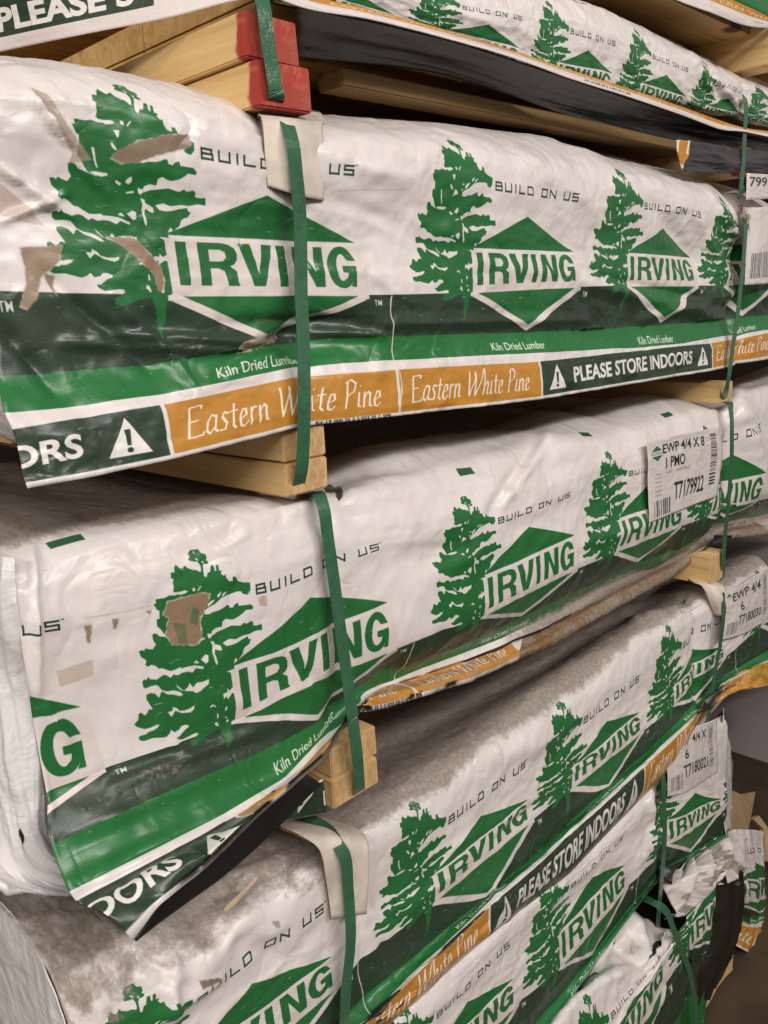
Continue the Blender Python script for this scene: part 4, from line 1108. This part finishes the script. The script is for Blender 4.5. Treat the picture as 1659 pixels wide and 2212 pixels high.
strap([(545,-60,1.0),(566,0,.972),(576,70,.965),(588,150,.965),(596,205,.966),(594,222,.985),(580,226,1.08)], 'green strap over the red ended blocks at the top')
strap([(560,236,1.25),(600,252,1.06),(618,262,.985),(630,300,.965),(640,380,.965),(648,480,.972),(650,620,.972),(655,740,.965),(657,860,.958),(655,960,.965),(650,1025,.974),(645,1046,.985),(636,1050,1.06)], 'green strap down the eye level package, over the white pad and orange strip')
strap([(655,1052,1.25),(668,1066,1.05),(688,1068,1.0),(697,1090,.985),(708,1160,.978),(722,1260,.975),(738,1380,.972),(752,1480,.968),(764,1570,.965),(774,1660,.968),(776,1700,.975),(770,1706,1.05)], 'green strap down the third package, across its bold lettering')
strap([(600,1772,1.14),(668,1768,1.06),(700,1786,1.02),(728,1822,.972),(745,1850,.962),(752,1920,.962),(757,2040,.962),(748,2130,.965),(742,2260,.97)], 'green strap over the dirty pad on the fourth package')
strap([(1608,208,1.0),(1612,240,.985),(1608,300,.985),(1606,345,.985),(1601,405,.985),(1600,425,1.0)], 'narrow looking green strap at the far right of the top package')
strap([(1612,462,1.0),(1610,500,.96),(1606,560,.962),(1600,620,.962),(1592,690,.962),(1580,770,.96),(1571,830,.965),(1565,862,.99)], 'green strap at the far end of the eye level package')
strap([(1568,868,1.02),(1577,878,.985),(1581,920,.97),(1580,1000,.97),(1574,1080,.97),(1566,1160,.98),(1562,1215,.985),(1560,1250,1.0)], 'green strap at the far end of the labelled third package')
strap([(1500,1262,1.12),(1550,1262,1.0),(1558,1280,.975),(1563,1330,.965),(1556,1390,.965),(1545,1450,.965),(1533,1530,.965),(1520,1600,.965),(1506,1670,.975)], 'green strap over the folded pad at the far end of the fourth package')
strap([(1435,1640,1.0),(1432,1665,.975),(1434,1720,.965),(1436,1800,.965),(1431,1880,.97),(1424,1960,.985),(1420,2020,1.0)], 'green strap at the crumpled end of the fifth package')
strap([(1372,1938,1.12),(1392,1940,1.0),(1416,1952,.955),(1440,1970,.94),(1455,2008,.93),(1470,2048,.928),(1489,2098,.93),(1500,2160,.94),(1506,2260,.95)], 'green strap slanting over the lowest package at the bottom right')

# ------------------------------------------------------------------ pads under the straps
GP = 'bent fibreboard pads under the straps'


def pad(px_rows, label, seed):
    o = patch_sheet('edge_pad', px_rows, [CARD, CARD_EDGE], None, (0, 1, 1, 0), nu=30, nv=40, seed=seed, amp=.035, thick=.0035)
    o.modifiers['thickness'].material_offset_rim = 1
    return tag(o, label, 'edge pad', GP)


pad([[(556,214,1.20),(690,238,1.20)], [(556,242,1.01),(628,250,1.01),(700,258,1.02)], [(566,260,.985),(636,268,.98),(697,276,.985)], [(572,330,.98),(640,345,.972),(702,352,.98)], [(578,402,.985),(636,420,.975),(700,434,.985)]],
    'clean white pad bent over the top edge of the eye level package', 91)
pad([[(560,1745,1.20),(700,1750,1.20)], [(600,1782,1.06),(680,1775,1.06),(760,1776,1.06)], [(640,1800,1.01),(706,1800,.99),(786,1800,1.0)], [(690,1836,.975),(740,1832,.968),(796,1832,.972)], [(704,1900,.975),(748,1900,.968),(796,1900,.972)], [(716,1986,.98),(752,1980,.97),(792,1975,.975)]],
    'dirty white pad bent over the top of the fourth package', 92)
pad([[(1478,1236,1.16),(1530,1230,1.16)], [(1488,1250,1.05),(1520,1252,1.02),(1560,1262,.99)], [(1520,1272,1.0),(1540,1276,.98),(1568,1290,.972)], [(1544,1330,.985),(1556,1330,.97),(1572,1334,.97)]],
    'curled pad below the far block, at the labelled end of the fourth package', 93)
pad([[(1602,440,1.10),(1614,446,1.08)], [(1604,452,.985),(1612,454,.97),(1620,458,.98)], [(1604,480,.985),(1614,480,.965),(1630,486,.975)], [(1612,520,.985),(1620,524,.97),(1632,530,.975)]],
    'small pad at the far right end of the eye level package', 94)


# ------------------------------------------------------------------ paper labels
def label_img(name, fn, w_, h_, ppu=260):
    c = Canvas(0, w_, 0, h_, ppu, bg=(214, 206, 201)); fn(c); im = c.image(name)
    m, nt, b = newmat(name); uvn = N(nt, 'ShaderNodeUVMap', uv_map='UVMap').outputs[0]
    mp = N(nt, 'ShaderNodeMapping'); mp.inputs['Scale'].default_value = (1 / w_, 1 / h_, 1); nt.links.new(uvn, mp.inputs[0])
    t = N(nt, 'ShaderNodeTexImage', image=im, interpolation='Cubic', extension='EXTEND'); nt.links.new(mp.outputs[0], t.inputs[0])
    nt.links.new(t.outputs[0], b.inputs['Base Color']); b.inputs['Roughness'].default_value = .16
    bump(nt, b, noise_tex(nt, uvn, 5, 5, .5, .5), .5, .006)
    return m


def bars(c, x0, x1, y0, y1, vertical=True, seed=1, col=(60, 58, 60)):
    r = random.Random(seed); p = x0 if vertical else y0; e = x1 if vertical else y1
    while p < e:
        t = r.choice([.012, .018, .03]); 
        c.fill([(p, y0), (p + t, y0), (p + t, y1), (p, y1)] if vertical else [(x0, p), (x1, p), (x1, p + t), (x0, p + t)], col)
        p += t + r.choice([.012, .02, .03])


def labC(c):
    k = (46, 46, 48)
    c.fill([(.07, 1.13), (.27, 1.13), (.17, 1.27)], (52, 104, 70)); c.fill([(.07, 1.0), (.27, 1.0), (.17, .87)], (52, 104, 70))
    c.tris(text_tris('IRVING', .06, 1.03, .07, col_w=.22), (110, 110, 108))
    c.tris(text_tris('EWP 4/4 X 8', .28, 1.03, .24, col_w=.86, bold=.02), k)
    c.tris(text_tris('1 PMO', .32, .70, .22, col_w=.40, bold=.02), k)
    c.tris(text_tris('1-ET - WP1TX-IT', .34, .60, .06, col_w=.50), (90, 88, 88))
    c.tris(text_tris('T7179922', .50, .20, .24, col_w=.66, bold=.02), k)
    bars(c, .10, .42, .04, .26, True, 3, (92, 88, 96))
    bars(c, 1.28, 1.42, .25, 1.30, False, 5)
    for y in (.62, .56, .50, .44, .38, .32): c.fill([(.13, y), (.25, y), (.25, y + .015), (.13, y + .015)], (150, 148, 146))


LM = label_img('shipping_label_print', labC, 1.55, 1.42)
patch_sheet('shipping_label', [[(1398,956,.974),(1460,940,.972),(1556,922,.972)], [(1400,1020,.974),(1460,1005,.972),(1560,985,.972)], [(1402,1130,.976),(1440,1115,.974),(1548,1072,.974)]],
            [LM, LM], pkC, (0, 1.55, 1.42, 0), nu=50, nv=50, seed=95, amp=.05, label='white paper label with barcodes')


def labS(num, top):
    def f(c):
        k = (66, 66, 66)
        c.tris(text_tris(top, .22, .95, .21, col_w=.95, bold=.02), k)
        c.tris(text_tris('6', .45, .64, .2, bold=.02), k)
        c.tris(text_tris(num, .40, .30, .22, col_w=.80, bold=.02), k)
        bars(c, .08, .36, .10, .40, True, 8, (120, 116, 118)); bars(c, 1.26, 1.4, .25, 1.2, False, 9, (120, 116, 118))
        c.fill([(.05, 1.12), (.18, 1.12), (.115, 1.22)], (60, 110, 76))
    return f


LE = label_img('end_label_print', labS('T7180021', 'EWP 4/4 X'), 1.55, 1.3)
LD = label_img('far_label_print', labS('T7180030', 'EWP 4/4'), 1.55, 1.3)
patch_sheet('shipping_label', [[(1438,1606,.965),(1470,1586,.96),(1548,1552,.96)], [(1442,1660,.962),(1480,1640,.955),(1548,1612,.96)], [(1444,1722,.965),(1480,1712,.96),(1550,1668,.965)]],
            [LE, LE], pkE, (0, 1.55, 1.3, 0), nu=50, nv=50, seed=96, amp=.09, label='crumpled white paper label')
patch_sheet('shipping_label', [[(1566,1280,.965),(1600,1262,.962),(1664,1222,.96)], [(1568,1330,.965),(1600,1318,.96),(1664,1290,.96)], [(1560,1382,.968),(1600,1372,.965),(1664,1336,.965)]],
            [LD, LD], pkD, (0, 1.55, 1.3, 0), nu=50, nv=50, seed=97, amp=.08, label='glossy plastic covered label')


def labB(c):
    bars(c, .15, 1.4, .1, .5, True, 12, (70, 66, 70))


LB = label_img('barcode_print', labB, 1.55, 1.3)
patch_sheet('shipping_label', [[(1618,452,.965),(1640,448,.96),(1690,444,.96)], [(1614,530,.965),(1640,526,.955),(1690,524,.96)], [(1608,616,.965),(1640,614,.96),(1690,610,.965)]],
            [LB, LB], pkB, (0, 1.55, 1.3, 0), nu=40, nv=40, seed=98, amp=.10, label='glossy pouch with a barcode label')


def labN(c):
    c.tris(text_tris('79930', .12, .62, .42, col_w=1.3, bold=.02), (50, 50, 54))


LN = label_img('number_tag_print', labN, 1.6, 1.2)
tg = patch_sheet('number_tag', [[(1614,374,.99),(1690,378,.99)], [(1612,432,.99),(1690,428,.99)]], [LN, LN], None, (0, 1.6, 1.2, 0), nu=10, nv=10, seed=99, amp=.02)
tag(tg, 'white paper tag with black digits beside the far red ended block', 'paper tag')

# ------------------------------------------------------------------ torn wrap, cardboard and broken wood at the lower right
tw = empty('torn_wrap', P(1500, 1980, 1.0), 'crushed torn wrap hanging off the pile, two bold letters showing beside its black folds', 'torn wrap')
patch_sheet('printed_wrap', [[(1484,1962,.965),(1512,1926,.955),(1548,1880,.96)], [(1484,2028,.955),(1514,2002,.945),(1546,1962,.955)], [(1492,2082,.965),(1520,2060,.955),(1548,2032,.96)]],
            [M_GEN, LINING], tw, (.385, .80, .27, -.13), nu=70, nv=80, seed=101, amp=.16, fold=.012, dirt_shading=lambda s: .10 + 0 * s.U)
patch_sheet('crumpled_film', [[(1444,1896,1.0),(1470,1872,.985),(1510,1838,.99),(1560,1800,1.02),(1596,1812,1.05)], [(1440,1925,.985),(1470,1905,.955),(1510,1880,.955),(1560,1850,.965),(1598,1868,1.02)],
                              [(1446,1962,.975),(1478,1948,.955),(1512,1922,.95),(1555,1888,.95),(1590,1895,.99)], [(1440,1990,.985),(1474,1975,.97),(1500,1950,.965),(1545,1905,.96),(1580,1905,.98)]],
            [M_GEN, LINING], tw, (.62, .80, .58, .33), nu=110, nv=80, seed=105, amp=.24, fold=.03, dirt_shading=lambda s: .50 + .5 * (fbm(s.U * 22, s.V * 22, 3) > .15))
patch_sheet('black_fold', [[(1540,1884,.965),(1552,1884,.95),(1572,1880,.96),(1600,1872,1.0)], [(1538,1960,.96),(1556,1958,.94),(1580,1940,.945),(1606,1930,1.0)], [(1528,2040,.965),(1550,2030,.945),(1574,2010,.95),(1600,1985,1.0)],
                           [(1502,2110,.975),(1526,2098,.955),(1552,2080,.96),(1580,2050,1.0)], [(1490,2180,.99),(1506,2172,.975),(1522,2160,.98),(1545,2130,1.0)]],
            [plain('brown_black_film', (.016, .012, .009), .34, 12, .5, .5), LINING], tw, (0, 1, 1, 0), nu=120, nv=90, seed=102, amp=.14, fold=.020)
patch_sheet('dark_film', [[(1452,2010,.975),(1490,2050,.965),(1550,2040,.965)], [(1450,2080,.985),(1490,2110,.975),(1535,2100,.975)], [(1450,2260,1.0),(1490,2260,.99),(1520,2240,.99)]],
            [M_GEN, LINING], tw, (.84, 1.05, -.02, -.19), nu=70, nv=60, seed=107, amp=.25, fold=.02, dirt_shading=lambda s: .15 + 0 * s.U)
tw2 = empty('torn_wrap', P(1610, 1950, 1.15), 'tattered piece of printed wrap with orange corner lying at the right edge', 'torn wrap')
patch_sheet('printed_wrap', [[(1548,1806,1.10),(1575,1798,1.07),(1610,1792,1.07),(1644,1796,1.12)], [(1572,1850,1.06),(1596,1856,1.03),(1624,1856,1.05),(1648,1850,1.12)], [(1586,1905,1.05),(1606,1908,1.02),(1630,1906,1.04),(1650,1900,1.12)],
                             [(1584,1960,1.05),(1606,1962,1.03),(1630,1960,1.05),(1650,1952,1.12)], [(1596,1992,1.05),(1616,1996,1.04),(1636,1994,1.06),(1648,1988,1.1)], [(1578,2036,1.05),(1606,2052,1.04),(1632,2064,1.05),(1656,2072,1.1)]],
            [M_GEN, LINING], tw2, (.42, .90, .45, -.385), nu=90, nv=120, seed=103, amp=.26, fold=.02, dirt_shading=lambda s: .15 + .0 * s.U)
import bmesh


def splinter(name, pts, label, cat, mat, thick=.02):
    """broken piece of board: traced outline given thickness and split, uneven ends"""
    W = [np.array(P(*p)) for p in pts]; n = len(W)
    nrm = np.cross(W[1] - W[0], W[2] - W[0]); nrm /= np.linalg.norm(nrm)
    if nrm[1] > 0: nrm = -nrm
    bm = bmesh.new(); a = [bm.verts.new(p) for p in W]; b = [bm.verts.new(p - nrm * thick) for p in W]
    bm.faces.new(a); bm.faces.new(b[::-1])
    for k in range(n): bm.faces.new((a[k], b[k], b[(k + 1) % n], a[(k + 1) % n]))
    bmesh.ops.recalc_face_normals(bm, faces=bm.faces[:])
    bmesh.ops.triangulate(bm, faces=[f for f in bm.faces if len(f.verts) > 4])
    me = bpy.data.meshes.new(name); bm.to_mesh(me); bm.free()
    return tag(link(name, me, mat), label, cat)


splinter('broken_board', [(1513,2172,1.04),(1520,2140,1.04),(1534,2102,1.04),(1550,2084,1.04),(1566,2066,1.04),(1570,2074,1.04),(1584,2062,1.04),(1582,2096,1.04),(1566,2112,1.04),(1549,2134,1.04),(1536,2160,1.04),(1526,2176,1.04)],
         'splintered pale end of a broken board sticking out below the torn wrap', 'broken wood', WOOD, .03)
splinter('cardboard_sheet', [(1540,1800,1.16),(1556,1716,1.2),(1580,1706,1.2),(1600,1716,1.2),(1632,1710,1.2),(1624,1756,1.2),(1616,1796,1.16),(1610,1830,1.14),(1560,1830,1.14)],
         'creased brown cardboard standing just right of the fifth package', 'cardboard', CARDBOARD, .012)
splinter('cardboard_sheet', [(1628,1770,1.17),(1650,1792,1.16),(1654,1830,1.14),(1650,1860,1.13),(1690,1866,1.12),(1690,1850,1.12),(1664,1846,1.13),(1668,1800,1.15),(1640,1762,1.17)],
         'thin torn strip of pale cardboard at the right edge above the tattered wrap', 'cardboard', plain('pale_cardboard', (.50, .34, .19), .8, 14), .012)
splinter('broken_board', [(1556,1792,1.12),(1564,1762,1.13),(1578,1738,1.14),(1583,1742,1.14),(1572,1770,1.13),(1564,1796,1.12)],
         'thin pale strip of wood leaning against the brown cardboard', 'broken wood', WOOD, .01)
splinter('cardboard_sheet', [(1510,2200,1.06),(1520,2180,1.06),(1540,2174,1.06),(1562,2210,1.06),(1580,2300,1.06),(1510,2300,1.06)],
         'small curled scrap of brown cardboard at the bottom under the broken board', 'cardboard', CARDBOARD, .01)
sl = splinter('wood_sliver', [(485,1966,.955),(550,1902,.96),(557,1893,.96),(556,1898,.96),(512,1950,.957),(489,1969,.955)],
              'sharp pale sliver lying on the fourth package below the peeled flap', 'wood sliver', plain('pale_split_wood', (.62, .46, .28), .6), .0015)
cord = ribbon('white_strap', [at(1592, 2088, 1.2), at(1612, 2110, 1.2), at(1640, 2165, 1.2), at(1700, 2260, 1.2)], .012, .0015, plain('dull_white_strap', (.45, .42, .38), .6), axis=(0, 1, 0))
tag(cord, 'thin white strap on the dark floor in the bottom right corner', 'strap')
# pallet timber low in the dark behind the stack's far end
pal = link('pallet_board', box_mesh('pallet_board', 2.0, 4.2, 1.25, 1.4, .28, .34, .002), WOODX)
tag(pal, 'dark timber lying low behind the tattered wrap at the right', 'timber')
